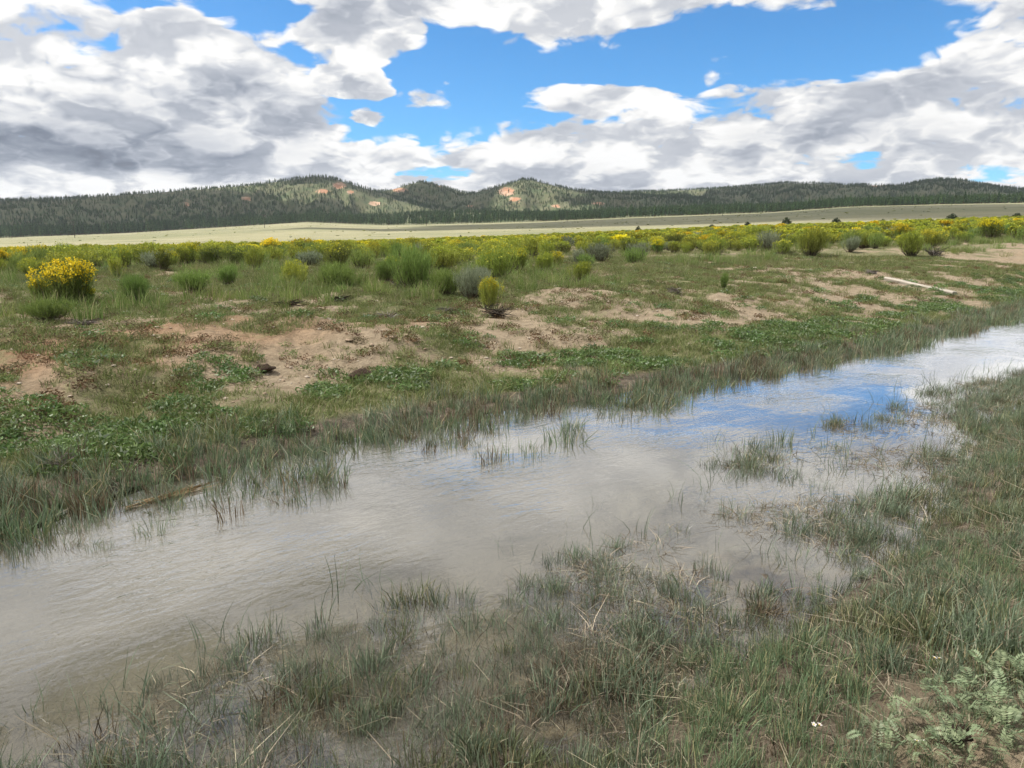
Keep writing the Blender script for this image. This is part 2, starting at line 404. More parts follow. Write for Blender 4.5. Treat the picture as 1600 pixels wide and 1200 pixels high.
ROCKS = [(530, 290, 17, 9), (505, 299, 20, 6), (548, 300, 10, 5), (625, 297, 20, 6), (690, 288, 16, 6), (792, 299, 20, 11), (805, 312, 14, 8), (292, 318, 9, 12), (385, 311, 14, 8),
         (1372, 288, 26, 7), (1400, 287, 14, 5), (585, 318, 14, 6), (935, 318, 16, 4), (870, 322, 12, 4), (735, 322, 10, 3)]
def masks(x, y, z):
    r = np.hypot(x, y)
    dF = sdist(x, y, FARL); dM = -sdist(x, y, MARSH); dL = -sdist(x, y, LAND)
    u, v = project(x, np.maximum(y, 0.3), z)
    near = dM > 0
    M = {}
    M['bed'] = np.where(dF > 0, 1 - sstep(-0.02, 0.12, dF), np.where(near, np.maximum(0.85 * sstep(-.01, -.05, z), 1 - sstep(0.0, .5, dM)), 1.0))
    M['wet'] = np.where(dF > 0, 1 - sstep(0.3, 1.2, dF), np.where(near, (0.9 - 0.55 * sstep(0.1, 1.5, dL)) * sstep(-.05, .0, z), 0.0))
    strip = np.exp(-((dF - 1.1) / 1.0) ** 2)
    p = fbm(x / 1.5, y / 1.8, 41, 5, .6)
    veg = 0.44 + strip * 0.35 + (p - 0.5) * 1.7 + 0.24 * sstep(6, 11, dF) - 0.17 * np.exp(-((dF - 3.3) / 1.3) ** 2)
    M['veg'] = np.where(dF > 0, np.clip(veg, 0, 1), 0.45)
    M['red'] = np.where(dF > 0, np.exp(-((dF - 5.5) / 2.6) ** 2) * (0.18 + 0.70 * sstep(3, -7, x)) + 0.25 * sstep(20, 60, r), 0.1)
    M['meadow'] = np.where(dF > 0, sstep(150, 230, r + (fbm(x / 60, y / 60, 6, 3) - .5) * 60), 0)
    M['forest'] = sstep(985, 1030, r)
    rk = np.zeros(x.shape)
    if r.max() > 990:
        for (cu, cv, ru, rv) in ROCKS:
            rk = np.maximum(rk, np.clip(1.1 - ((u - cu) / (ru * .85)) ** 2 - ((v - cv) / (rv * .8)) ** 2, 0, 1) * (.75 if cu < 440 else 1.0) * (r > 1050) * (y > 0))
        rk = np.maximum(rk, 0.16 * sstep(.56, .72, fbm(np.arctan2(x, y) * 40, r / 120, 77, 4)) * sstep(1080, 1250, r))
    M['rock'] = rk
    return M

def build_ground():
    azf = np.linspace(-0.72, 0.72, 470)
    azb = np.concatenate([np.linspace(0.74, math.pi, 46), np.linspace(-math.pi, -0.74, 46)[1:]])
    az = np.sort(np.concatenate([azf, azb[azb < math.pi - 1e-6]]))
    rr = np.concatenate([[0.4, 0.8, 1.2], np.geomspace(1.5, 1000, 520), np.geomspace(1006, 2600, 190), np.geomspace(2640, 3000, 6)])
    A, R = np.meshgrid(az, rr, indexing='ij')
    x, y = (np.sin(A) * R).ravel(), (np.cos(A) * R).ravel()
    z = terrain(x, y)
    M = masks(x, y, z)
    na, nr = len(az), len(rr)
    i, j = np.meshgrid(np.arange(na), np.arange(nr - 1), indexing='ij')
    i2 = (i + 1) % na
    F4 = np.stack([i * nr + j, i * nr + j + 1, i2 * nr + j + 1, i2 * nr + j], -1).reshape(-1, 4)[:, ::-1]
    V = np.stack([x, y, z], 1)
    V = np.vstack([V, [[0, 0, float(terrain(np.array([0.]), np.array([0.]))[0])]]])
    for k in M: M[k] = np.append(M[k], M[k][0])
    c = len(V) - 1; ii = np.arange(na)
    F3 = np.stack([np.full(na, c), ii * nr, ((ii + 1) % na) * nr], 1)[:, ::-1]
    me = mesh_np('ground', V, F4, F3, M, True)
    link('ground', me, GROUND, kind='structure')
build_ground()

def water_material():
    m, t = newmat('silty_stream_water')
    P = pos(t); x, y, z = sep(t, P)
    # ripples run along the stream; strong where the current is
    cur = noise(t, P, 0.55, 2, 0.5).step(0.42, 0.62)
    al = (x * 0.80 + y * 0.60); ac = (x * -0.60 + y * 0.80)
    rp = noise(t, vec3(t, al * 0.45, ac * 1.0, 0.0), 9.0, 3, 0.55, 0.6)
    rf = noise(t, vec3(t, al * 0.7, ac * 1.0, 3.0), 26.0, 2, 0.5, 0.3)
    b = bump(t, (rp * (cur * 0.85 + 0.15) + rf * (cur * 0.25 + 0.06)) * attr(t, 'depth').step(0.03, 0.16, 0.15, 1.0), 0.34, 0.045)
    fr = t.nodes.new('ShaderNodeFresnel'); fr.inputs['IOR'].default_value = 1.34; t.links.new(b.k, fr.inputs['Normal'])
    gl = t.nodes.new('ShaderNodeBsdfGlossy'); gl.inputs['Roughness'].default_value = 0.03; t.links.new(b.k, gl.inputs['Normal'])
    gl.inputs['Color'].default_value = (1, 1, 1, 1)
    tp = t.nodes.new('ShaderNodeBsdfTransparent'); tp.inputs['Color'].default_value = (0.80, 0.79, 0.72, 1)
    n = noise(t, P, 0.5, 3, 0.5)
    mur = mixc(t, n.step(0.35, 0.65), (0.150, 0.141, 0.115), (0.222, 0.207, 0.174))
    df = t.nodes.new('ShaderNodeBsdfDiffuse'); t.links.new(mur.k, df.inputs['Color'])
    mx = t.nodes.new('ShaderNodeMixShader'); t.links.new((n.step(0.3, 0.7, 0.45, 0.75) * attr(t, 'depth').step(0.0, 0.14, 0.12, 1.0)).k, mx.inputs[0])
    t.links.new(tp.outputs[0], mx.inputs[1]); t.links.new(df.outputs[0], mx.inputs[2])
    m2 = t.nodes.new('ShaderNodeMixShader'); t.links.new((E(t, fr.outputs[0]) * 2.3).clamp().k, m2.inputs[0])
    t.links.new(mx.outputs[0], m2.inputs[1]); t.links.new(gl.outputs[0], m2.inputs[2])
    finish(t, E(t, m2.outputs[0])); return m
def build_water():
    n = 420; tt = np.linspace(0, 1, n)
    def at(L, k):
        s_ = np.concatenate([[0], np.cumsum(np.hypot(*np.diff(L, axis=0).T))]); s_ /= s_[-1]
        return np.stack([np.interp(k, s_, L[:, 0]), np.interp(k, s_, L[:, 1])], 1)
    a, b = at(FARL, tt), at(LAND, tt)
    d = (a - b); d /= np.linalg.norm(d, axis=1)[:, None]
    a = a + d * 2.2; b = b - d * 1.2
    m = 70; f = np.linspace(0, 1, m)
    V = a[:, None] * (1 - f[None, :, None]) + b[:, None] * f[None, :, None]
    V = np.concatenate([V, np.zeros((n, m, 1))], 2).reshape(-1, 3)
    i, j = np.meshgrid(np.arange(n - 1), np.arange(m - 1), indexing='ij')
    F = np.stack([i * m + j, (i + 1) * m + j, (i + 1) * m + j + 1, i * m + j + 1], -1).reshape(-1, 4)[:, ::-1]
    dep = np.clip(-terrain(V[:, 0], V[:, 1]), 0, .3)
    link('stream_water', mesh_np('stream_water', V, F, None, {'depth': dep}, smooth=True), water_material(), kind='structure')
build_water()

# ------------------------------------------------------------------ plant meshes
def strips(base, tip, width, bend=None, seg=1, taper=0.15, rnd=None, g=None):
    """flat ribbons from base to tip (n x 3); returns V, F4, rnd"""
    g = g or rng
    n = len(base); base = np.asarray(base, float); tip = np.asarray(tip, float)
    ax = tip - base; L = np.linalg.norm(ax, axis=1, keepdims=True) + 1e-9
    q = g.normal(size=(n, 3)); side = np.cross(ax / L, q); side /= np.linalg.norm(side, axis=1, keepdims=True) + 1e-9
    bd = np.zeros((n, 3)) if bend is None else bend
    width = np.broadcast_to(np.asarray(width, float), (n,))
    rows = []
    for k in range(seg + 1):
        f = k / seg
        c = base + ax * f + bd * (4 * f * (1 - f)) * 0.5
        w = width * (1 - (1 - taper) * f ** 1.5) * 0.5
        rows += [c - side * w[:, None], c + side * w[:, None]]
    V = np.stack(rows, 1).reshape(-1, 3); m = 2 * (seg + 1)
    o = np.arange(n)[:, None] * m
    F = np.concatenate([np.stack([o[:, 0] + 2 * k, o[:, 0] + 2 * k + 1, o[:, 0] + 2 * k + 3, o[:, 0] + 2 * k + 2], 1) for k in range(seg)])
    rn = g.random(n) if rnd is None else rnd
    return V, F, np.repeat(rn, m)
def merge(*parts):
    V, F, R, o = [], [], [], 0
    for v, f, r in parts:
        V.append(v); F.append(f + o); R.append(r); o += len(v)
    return np.concatenate(V), np.concatenate(F), np.concatenate(R)
def to_mesh(name, part, mat):
    me = mesh_np(name, part[0], part[1], None, {'rnd': part[2]}); me.materials.append(mat); return me
def tuft(n, spread, hmin, hmax, lean, width, seg=2, g=None):
    g = g or rng
    a = g.random(n) * 6.283; r = spread * np.sqrt(g.random(n))
    b = np.stack([np.cos(a) * r, np.sin(a) * r, np.full(n, -0.02)], 1)
    h = hmin + (hmax - hmin) * g.random(n)
    la = a + g.normal(0, 0.9, n); ll = np.abs(g.normal(0, lean, n)) * h
    tip = b + np.stack([np.cos(la) * ll, np.sin(la) * ll, h], 1)
    bend = -np.stack([np.cos(la) * ll, np.sin(la) * ll, -0.3 * ll], 1) * 0.5
    return strips(b, tip, width * g.uniform(0.7, 1.3, n), bend, seg, 0.2, None, g)

REED = leafmat('reed_blades', (0.078, 0.112, 0.062), (0.300, 0.365, 0.250), (0.44, 0.40, 0.29), 0.3, 0.35, 0.5, 0.75, 1.25)
REED_DEAD = leafmat('straw_blades', (0.18, 0.145, 0.10), (0.46, 0.40, 0.29), None, 0.15, 0.6, 0.2)
GRASS = leafmat('bank_grass_blades', (0.108, 0.145, 0.046), (0.250, 0.280, 0.108), (0.38, 0.32, 0.2), 0.3, 0.55, 0.2, .75, 1.25)
DRYG = leafmat('plain_grass_blades', (0.150, 0.172, 0.062), (0.290, 0.290, 0.130), (0.38, 0.33, 0.22), 0.3, 0.6, 0.15)
FORB = leafmat('forb_leaves', (0.072, 0.128, 0.034), (0.175, 0.250, 0.085), (0.30, 0.35, 0.24), 0.3, 0.5, 0.3, .75, 1.3)
PALEGR = leafmat('tall_grass_blades', (0.13, 0.19, 0.05), (0.25, 0.32, 0.10), (0.4, 0.36, .2), 0.35, 0.6, 0.15)

def forb(n, spread, h, size, g=None):
    """low leafy plant: many small leaf faces in a flat cushion"""
    g = g or rng
    a = g.random(n) * 6.283; r = spread * np.sqrt(g.random(n))
    z = h * g.random(n) * (1 - 0.6 * (r / spread) ** 2)
    b = np.stack([np.cos(a) * r, np.sin(a) * r, z], 1)
    d = g.normal(size=(n, 3)); d[:, 2] = np.abs(d[:, 2]) * 0.7; d /= np.linalg.norm(d, axis=1, keepdims=True)
    L = size * g.uniform(0.6, 1.4, n)
    return strips(b, b + d * L[:, None], L * 0.5, None, 1, 0.4, None, g)

srcs = {}
def source(key, meshes):
    """unlinked collection of shapes for the stuff scatters"""
    c = bpy.data.collections.new(key + '_shapes')
    for i, me in enumerate(meshes):
        o = bpy.data.objects.new(f'{key}_shape', me); c.objects.link(o)
    srcs[key] = (c, len(meshes))
def scatter_tree():
    g = bpy.data.node_groups.new('scatter_stuff', 'GeometryNodeTree')
    g.interface.new_socket('Geometry', in_out='INPUT', socket_type='NodeSocketGeometry')
    g.interface.new_socket('Shapes', in_out='INPUT', socket_type='NodeSocketCollection')
    g.interface.new_socket('Geometry', in_out='OUTPUT', socket_type='NodeSocketGeometry')
    gi = g.nodes.new('NodeGroupInput'); go = g.nodes.new('NodeGroupOutput')
    ci = g.nodes.new('GeometryNodeCollectionInfo'); ci.inputs['Separate Children'].default_value = True; ci.inputs['Reset Children'].default_value = True
    ip = g.nodes.new('GeometryNodeInstanceOnPoints'); ip.inputs['Pick Instance'].default_value = True
    def na(n, dt):
        a = g.nodes.new('GeometryNodeInputNamedAttribute'); a.data_type = dt; a.inputs['Name'].default_value = n; return a.outputs['Attribute']
    L = g.links.new
    L(gi.outputs[0], ip.inputs['Points']); L(gi.outputs[1], ci.inputs['Collection']); L(ci.outputs[0], ip.inputs['Instance'])
    L(na('idx', 'INT'), ip.inputs['Instance Index']); L(na('rot', 'FLOAT_VECTOR'), ip.inputs['Rotation']); L(na('scl', 'FLOAT_VECTOR'), ip.inputs['Scale'])
    L(ip.outputs[0], go.inputs[0]); return g
SCAT = scatter_tree()
def scatter(name, key, x, y, z, scl, label, cat, tilt=0.08, idx=None):
    n = len(x); c, k = srcs[key]
    rot = np.stack([rng.normal(0, tilt, n), rng.normal(0, tilt, n), rng.random(n) * 6.283], 1)
    scl = np.asarray(scl); scl = np.repeat(scl[:, None], 3, 1) if scl.ndim == 1 else scl
    me = mesh_np(name, np.stack([x, y, z], 1), attrs={'rot': rot, 'scl': scl})
    me.attributes.new('idx', 'INT', 'POINT').data.foreach_set('value', (rng.integers(0, k, n) if idx is None else idx).astype(np.int32))
    o = link(name, me, kind='stuff'); tag(o, label, cat)
    md = o.modifiers.new('scatter', 'NODES'); md.node_group = SCAT
    for it in SCAT.interface.items_tree:
        if it.in_out == 'INPUT' and it.name == 'Shapes': md[it.identifier] = c
    return o
def polar(n, r0, r1, half=0.70):
    r = np.sqrt(rng.uniform(r0 * r0, r1 * r1, n)); a = rng.uniform(-half, half, n)
    return np.sin(a) * r, np.cos(a) * r, r

# ---------------- reeds of the near marsh, the far shore and the banks
REED_OLIVE = leafmat('olive_reed_blades', (0.075, 0.092, 0.040), (0.230, 0.255, 0.135), (0.45, 0.38, 0.22), 0.25, 0.4, 0.4, 0.75, 1.25)
REED_BROWN = leafmat('brown_reed_blades', (0.050, 0.038, 0.024), (0.200, 0.150, 0.090), (0.40, 0.33, 0.22), 0.15, 0.5, 0.3, 0.75, 1.25)
REED_FRESH = leafmat('fresh_reed_blades', (0.074, 0.120, 0.056), (0.250, 0.330, 0.185), (0.40, 0.36, 0.20), 0.25, 0.4, 0.4, 0.8, 1.25)
def mixed_tuft(n, sp, h0, h1, ln, w, mats, frac=.16):
    A = tuft(n, sp, h0, h1, ln, w, 3); B = tuft(max(2, int(n * frac)), sp * 1.2, h0 * .2, h1 * .5, ln * 4, w, 2)
    V, F, R_ = merge(A, B); me = mesh_np('reed', V, F, None, {'rnd': R_}); me.materials.append(mats); me.materials.append(REED_DEAD)
    me.polygons.foreach_set('material_index', np.concatenate([np.zeros(len(A[1])), np.ones(len(B[1]))]).astype(np.int32)); return me
source('reed', [mixed_tuft(20, .06, .07, .21, .30, .0068, REED) for _ in range(5)] + [mixed_tuft(18, .06, .07, .20, .35, .0068, REED_OLIVE) for _ in range(3)]
       + [mixed_tuft(16, .07, .03, .13, .5, .0062, REED_BROWN, .5) for _ in range(3)] + [mixed_tuft(26, .06, .08, .22, .34, .0055, REED_FRESH) for _ in range(3)])
source('reed_sparse', [to_mesh('reed', tuft(6, .09, .10, .30, .5, .0058, 3), REED) for _ in range(5)])
source('straw', [to_mesh('straw', tuft(22, .12, .01, .05, 3.0, .0055, 2), REED_DEAD) for _ in range(4)])
source('shore_reed', [to_mesh('shore_reed', tuft(26, .12, .08, .27, .32, .010, 2), m_) for m_ in (REED, REED, REED_FRESH, REED_OLIVE, REED_FRESH, REED_BROWN)])
source('grass', [to_mesh('grass', tuft(34, .13, .03, .11, .6, .008, 2), GRASS) for _ in range(5)])
source('plain_grass', [to_mesh('plain_grass', tuft(34, .3, .08, .30, .5, .016, 1), DRYG) for _ in range(5)])
source('tall_grass', [to_mesh('tall_grass', tuft(60, .25, .2, .5, .35, .014, 2), PALEGR) for _ in range(4)])
source('forb', [to_mesh('forb', forb(110, .17, .09, .035), FORB) for _ in range(5)])

# near marsh: clumps that thicken towards the bank
sx, sy, _ = hit(1535, 1140)
N = 125000
x = rng.uniform(-6, 16, N); y = rng.uniform(0.6, 20, N)
dM = -sdist(x, y, MARSH); dL = -sdist(x, y, LAND); r = np.hypot(x, y)
ok = (dM > -0.6) & (np.abs(np.arctan2(x, y)) < 0.75) & (r > 1.3)
x, y, dM, dL, r = (k[ok] for k in (x, y, dM, dL, r))
p = fbm(x / 0.55, y / 0.55, 51, 3); p2 = fbm(x / 1.8, y / 1.8, 57, 2)
t = np.clip(dM / (dM - dL + 1e-3), 0, 1)
cd_ = np.where(dL > 0, .0, (.085 + .19 * t) * sstep(.34 - .16 * t, .48 - .16 * t, p2)) * sstep(-.15, .2, dM)   # clump centres in the marsh
c_ = np.nonzero(rng.random(len(x)) < cd_)[0]
CX, CY, CS, CI = [], [], [], []
for i in c_:
    n_ = int(rng.integers(3, 11)); rr_ = rng.uniform(.04, .19) * (.6 + .5 * t[i]); kind_ = rng.random()
    pool = range(0, 5) if kind_ < .62 else range(5, 8) if kind_ < .80 else range(8, 11)
    CX.append(x[i] + rng.normal(0, rr_, n_)); CY.append(y[i] + rng.normal(0, rr_ * .8, n_)); CS.append(rng.uniform(.55, 1.0) * rng.uniform(.8, 1.2, n_)); CI.append(rng.choice(list(pool) + [8, 9], n_))
bm_ = (dL > -.15) & (rng.random(len(x)) < (1.0 - .6 * sstep(.61, .71, p)) * (.7 + .3 * sstep(.28, .5, np.hypot(x - sx, y - sy))) * sstep(-.15, .25, dL))
pk = fbm(x / 1.1, y / 1.1, 59, 3) + rng.normal(0, .07, len(x))
bi = np.where(pk < .40, rng.integers(5, 8, len(x)), np.where(pk > .56, rng.integers(11, 14, len(x)), rng.integers(0, 5, len(x)))); bi = np.where(rng.random(len(x)) < .08, rng.integers(8, 11, len(x)), bi)
hs = .45 + .70 * fbm(x / .8, y / .8, 67, 2)
CX.append(x[bm_]); CY.append(y[bm_]); CS.append((hs * rng.uniform(.75, 1.2, len(x)) * (.85 + .45 * sstep(0, 1.4, dL)))[bm_] * (.45 + .55 * sstep(.3, .6, np.hypot(x - sx, y - sy)))[bm_]); CI.append(bi[bm_])
xx, yy, ss, ii = (np.concatenate(k) for k in (CX, CY, CS, CI))
scatter('marsh_reeds', 'reed', xx, yy, np.maximum(terrain(xx, yy), -.06), ss, 'clumps of grey-green and brownish reeds filling the near bank', 'reeds', 0.16, idx=ii)
# sparse stalks out in the water
k2 = (rng.random(len(x)) < 0.035 * (dM > -0.4) * (dL < 0) * sstep(.42, .6, p2) + 0.03 * (dM > 0) * (dL < 0))
scatter('water_stalks', 'reed_sparse', x[k2], y[k2], np.maximum(terrain(x[k2], y[k2]), -.12), rng.uniform(.7, 1.2, k2.sum()), 'thin scattered reed stalks standing in the shallow water', 'reeds', 0.25)
k3 = rng.random(len(x)) < 0.20 * (dM > 0.1) * sstep(.45, .6, fbm(x / .8, y / .8, 63, 3))
scatter('straw_litter', 'straw', x[k3], y[k3], np.maximum(terrain(x[k3], y[k3]), -.005) + .004, rng.uniform(.6, 1.4, k3.sum()), 'bleached straw lying flat among the near reeds', 'straw', 0.1)

# far shore reeds
def along(L, n, lo, hi, rmax=75):
    """random points beside a polyline"""
    X, Y = [], []
    for (x0, y0), (x1, y1) in zip(L[:-1], L[1:]):
        l = math.hypot(x1 - x0, y1 - y0); k_ = int(n * l)
        f_ = rng.random(k_); o_ = rng.uniform(lo, hi, k_); X.append(x0 + (x1 - x0) * f_ - (y1 - y0) / l * o_); Y.append(y0 + (y1 - y0) * f_ + (x1 - x0) / l * o_)
    X, Y = np.concatenate(X), np.concatenate(Y); m_ = (np.hypot(X, Y) < rmax) & (np.abs(np.arctan2(X, Y)) < .74) & (Y > 0)
    return X[m_], Y[m_]
x, y = along(FARL, 400, -1.7, 2.0)
dF = sdist(x, y, FARL)
p = fbm(x / 0.9, y / 0.9, 71, 3)
reach = 0.45 + 1.25 * sstep(4.5, 0.0, x)
inw = np.clip(1 - (-dF) / reach, 0, 1)
dens = np.where(dF < 0, sstep(.62, .44, -dF / reach * .24 + .70 - p * .55) * sstep(0, .25, inw), (1 - sstep(0.45, 1.1, dF + (p - .5) * 2.0)))
keep = rng.random(len(x)) < dens * 0.62
xx, yy = x[keep], y[keep]
scatter('shore_reeds', 'shore_reed', xx, yy, np.maximum(terrain(xx, yy), -.08), rng.uniform(.5, 1.1, len(xx)) * (0.7 + .6 * p[keep]), 'band of grey-green reeds along the far shore', 'reeds', 0.12)

# forbs along the far bank, short grass on the bank
x, y, r = polar(85000, 6, 42, .72)
dF = sdist(x, y, FARL); z = terrain(x, y)
veg = masks(x, y, z)['veg']; p = fbm(x / 0.8, y / 0.8, 81, 3)
fd = np.exp(-((dF - 1.6) / .75) ** 2) * sstep(.42, .58, p) + .35 * np.exp(-((dF - 2.6) / 1.2) ** 2) * sstep(.54, .66, p) + .05 * (dF > 2) * sstep(.55, .65, p)
k = (rng.random(len(x)) < fd * .9) & (dF > .5)
scatter('bank_forbs', 'forb', x[k], y[k], z[k], rng.uniform(.6, 1.4, k.sum()), 'fresh green leafy ground cover on the far bank', 'ground cover', 0.1)
gd = sstep(.30, .60, veg + (p - .5) * .9) * .9 + .06
k = (rng.random(len(x)) < gd) & (dF > .8)
scatter('bank_grass', 'grass', x[k], y[k], z[k], rng.uniform(.6, 1.5, k.sum()), 'patchy short grass over the bare earth of the far bank', 'grass', 0.15)
source('weed', [to_mesh('weed', forb(70, .14, .10, .030), m_) for m_ in (leafmat('reddish_weeds', (0.10, 0.060, 0.035), (0.24, 0.155, 0.085), None, .2, .7, .1), leafmat('brown_weeds', (0.085, 0.070, 0.040), (0.22, 0.185, 0.105), None, .2, .7, .1), GRASS)])
wd_ = sstep(.40, .60, fbm(x / .6, y / .6, 87, 4, .6)) * (.30 + .5 * np.exp(-((dF - 6) / 2.5) ** 2) * sstep(3, -3, x))
k = (rng.random(len(x)) < wd_) & (dF > 1.6) & (rng.random(len(x)) < .5)
scatter('low_weeds', 'weed', x[k], y[k], z[k], rng.uniform(.5, 1.3, k.sum()), 'low brown and reddish weeds on the far bank', 'weeds', 0.15)
# plain grass
x, y, r = polar(30000, 17, 120, .74)
dF = sdist(x, y, FARL); p = fbm(x / 4, y / 4, 91, 3)
k = (dF > 6) & (rng.random(len(x)) < sstep(.36, .58, p) * sstep(6, 10, dF)) ; x, y = x[k], y[k]
scatter('plain_grass', 'plain_grass', x, y, terrain(x, y), rng.uniform(.5, 1.2, k.sum()), 'olive grass between the shrubs of the plain', 'grass', 0.1)
x, y, r = polar(6000, 15, 75, .74)
dF = sdist(x, y, FARL); p = fbm(x / 5, y / 5, 95, 3)
k = (dF > 8) & (p > .52); x, y = x[k], y[k]
scatter('tall_grass', 'tall_grass', x, y, terrain(x, y), rng.uniform(.5, 1.1, k.sum()), 'taller pale green grass in drifts on the plain', 'grass', 0.1)
#@@SHRUBS
# ------------------------------------------------------------------ rabbitbrush and sagebrush
WOOD = leafmat('grey_woody_stems', (0.055, 0.045, 0.034), (0.16, 0.13, 0.10), None, 0.0, 0.8, 0.1)
def brush_mat(nm, c0, c1): return leafmat(nm, c0, c1, None, 0.42, 0.6, 0.15, 0.8, 1.2)
FOL = {'lime': brush_mat('lime_green_twigs', (0.185, 0.240, 0.042), (0.390, 0.430, 0.095)),
       'olive': brush_mat('olive_twigs', (0.085, 0.112, 0.030), (0.200, 0.225, 0.065)),
       'fresh': brush_mat('fresh_green_twigs', (0.120, 0.190, 0.045), (0.250, 0.330, 0.090)),
       'sage': brush_mat('silver_grey_leaves', (0.140, 0.172, 0.105), (0.290, 0.325, 0.215))}
YEL = leafmat('yellow_flower_heads', (0.42, 0.40, 0.03), (0.64, 0.58, 0.04), None, 0.3, 0.6, 0.15)
GOLD = leafmat('golden_flower_heads', (0.56, 0.46, 0.018), (0.80, 0.65, 0.03), None, 0.3, 0.6, 0.15)
LIMEF = leafmat('greenish_yellow_flower_heads', (0.24, 0.29, 0.03), (0.44, 0.44, 0.045), None, 0.3, 0.6, 0.15)
def brush(g, nst, nleaf, wl, fl=0, fsize=.03, airy=0.0, upright=0.5, lobes=5, lowf=0.35, wd=.022):
    """unit shrub about 1 m wide and 0.9 m high: stems, upright twigs, flower heads at the tips"""
    # crown made of a few lobes, so the outline is uneven
    lc = []
    for i in range(lobes):
        a = g.random() * 6.283; rr = 0.30 * math.sqrt(g.random()) if i else 0
        lc.append((math.cos(a) * rr, math.sin(a) * rr, g.uniform(.48, .66), g.uniform(.22, .34)))
    tips = []
    for i in range(nst):
        cx, cy2, cz, cr = lc[g.integers(lobes)]
        d = g.normal(size=3); d[2] = abs(d[2]) * 1.0 - 0.15; d /= np.linalg.norm(d)
        k = g.uniform(.75, 1.05 + airy)
        tips.append((cx + d[0] * cr * k, cy2 + d[1] * cr * k, cz + d[2] * cr * k * .95))
    tips = np.array(tips)
    base = np.stack([tips[:, 0] * .16 + g.normal(0, .03, nst), tips[:, 1] * .16 + g.normal(0, .03, nst), np.full(nst, -.03)], 1)
    bend = np.stack([tips[:, 0] * .3, tips[:, 1] * .3, -.1 * np.ones(nst)], 1)
    sel = g.random(nst) < .55
    stems = strips(base[sel], base[sel] + (tips[sel] - base[sel]) * .85, wd * g.uniform(.5, 1.2, sel.sum()), bend[sel], 2, .3, None, g)
    # leafy twigs: along the outer part of each stem, pointing up and out
    k = g.integers(0, nst, nleaf); f = 1 - (1 - lowf) * g.random(nleaf) ** 1.6
    b = base[k] + (tips[k] - base[k]) * f[:, None] + bend[k] * (2 * f * (1 - f))[:, None] + g.normal(0, .028, (nleaf, 3))
    d = (tips[k] - base[k]); d /= np.linalg.norm(d, axis=1, keepdims=True)
    d = d * (1 - upright) + np.array([0, 0, 1]) * upright + g.normal(0, .28, (nleaf, 3)); d /= np.linalg.norm(d, axis=1, keepdims=True)
    L = g.uniform(.07, .19, nleaf)
    leaves = strips(b, b + d * L[:, None], wl * g.uniform(.6, 1.4, nleaf), None, 1, .25, None, g)
    out = {'stems': stems, 'foliage': leaves}
    if fl:
        top = np.argsort(-(tips[:, 2] + g.normal(0, .20, nst)))[:min(fl, int(nst * .85))]
        kk = top[g.integers(0, len(top), fl * 5)]
        c = tips[kk] + g.normal(0, .035, (len(kk), 3)) + np.array([0, 0, .05])
        e = g.normal(size=(len(kk), 3)); e /= np.linalg.norm(e, axis=1, keepdims=True)
        s = fsize * g.uniform(.7, 1.4, len(kk))
        out['flowers'] = strips(c - e * s[:, None] * .5, c + e * s[:, None] * .5, s, None, 1, .8, None, g)
    return out
# kinds: (name for labels, foliage, flower material, look)
KINDS = {'lime': ('lime', LIMEF, 60), 'yellow': ('lime', YEL, 90), 'gold': ('fresh', GOLD, 240), 'olive': ('olive', LIMEF, 40), 'fresh': ('fresh', None, 0), 'sage': ('sage', None, 0)}
LOOK = {'lime': 'lime-green rabbitbrush', 'yellow': 'yellow-topped rabbitbrush', 'gold': 'golden-flowered rabbitbrush',
        'olive': 'dark olive rabbitbrush', 'fresh': 'flowerless green rabbitbrush', 'sage': 'silver-grey sagebrush'}
def brush_meshes(kind, g, nst, nleaf, wl, fsize, **kw):
    fo, fm, fl = KINDS[kind]
    P = brush(g, nst, nleaf, wl, int(fl * nst / 150), fsize, **kw)
    M = {'stems': to_mesh(kind + '_stems', P['stems'], WOOD), 'foliage': to_mesh(kind + '_foliage', P['foliage'], FOL[fo])}
    if 'flowers' in P: M['flowers'] = to_mesh(kind + '_flowers', P['flowers'], fm)
    return M
BR = {k: [brush_meshes(k, np.random.default_rng(100 + 7 * i + len(k) * 31), 150, 1300, .016, .036, airy=(.25 if k == 'fresh' else .05), upright=(.75 if k == 'fresh' else .5))
          for i in range(5)] for k in KINDS}
HERO = {k: [brush_meshes(k, np.random.default_rng(900 + 5 * i + len(k) * 17), 330, 4200, .0095, .026, airy=(.3 if k == 'fresh' else .1), upright=(.75 if k == 'fresh' else .55), lobes=7, wd=.014)
            for i in range(2)] for k in KINDS}
def place_brush(kind, x, y, z, w, h, label, group=None, hero=False, var=None):
    nm = 'sagebrush' if kind == 'sage' else 'rabbitbrush'
    o = empty(nm, (x, y, z), random.random() * 6.283, (w, w, h / 0.92)); tag(o, label, 'shrub', group)
    S = (HERO if hero else BR)[kind]; S = S[random.randrange(len(S)) if var is None else var % len(S)]
    for p, me in S.items(): link(p, me, None, o, 'stuff' if p == 'flowers' else None)
    return o
taken = []
def brush_px(kind, u, v, wpx, hpx, label, hero=True, group=None):
    x, y, z = hit(u, v); d = math.hypot(y, CAMZ - z); s = d / FPX
    taken.append((x, y, wpx * s * .5)); return place_brush(kind, x, y, z, wpx * s * 1.08, hpx * s * 1.05, label, group, hero)
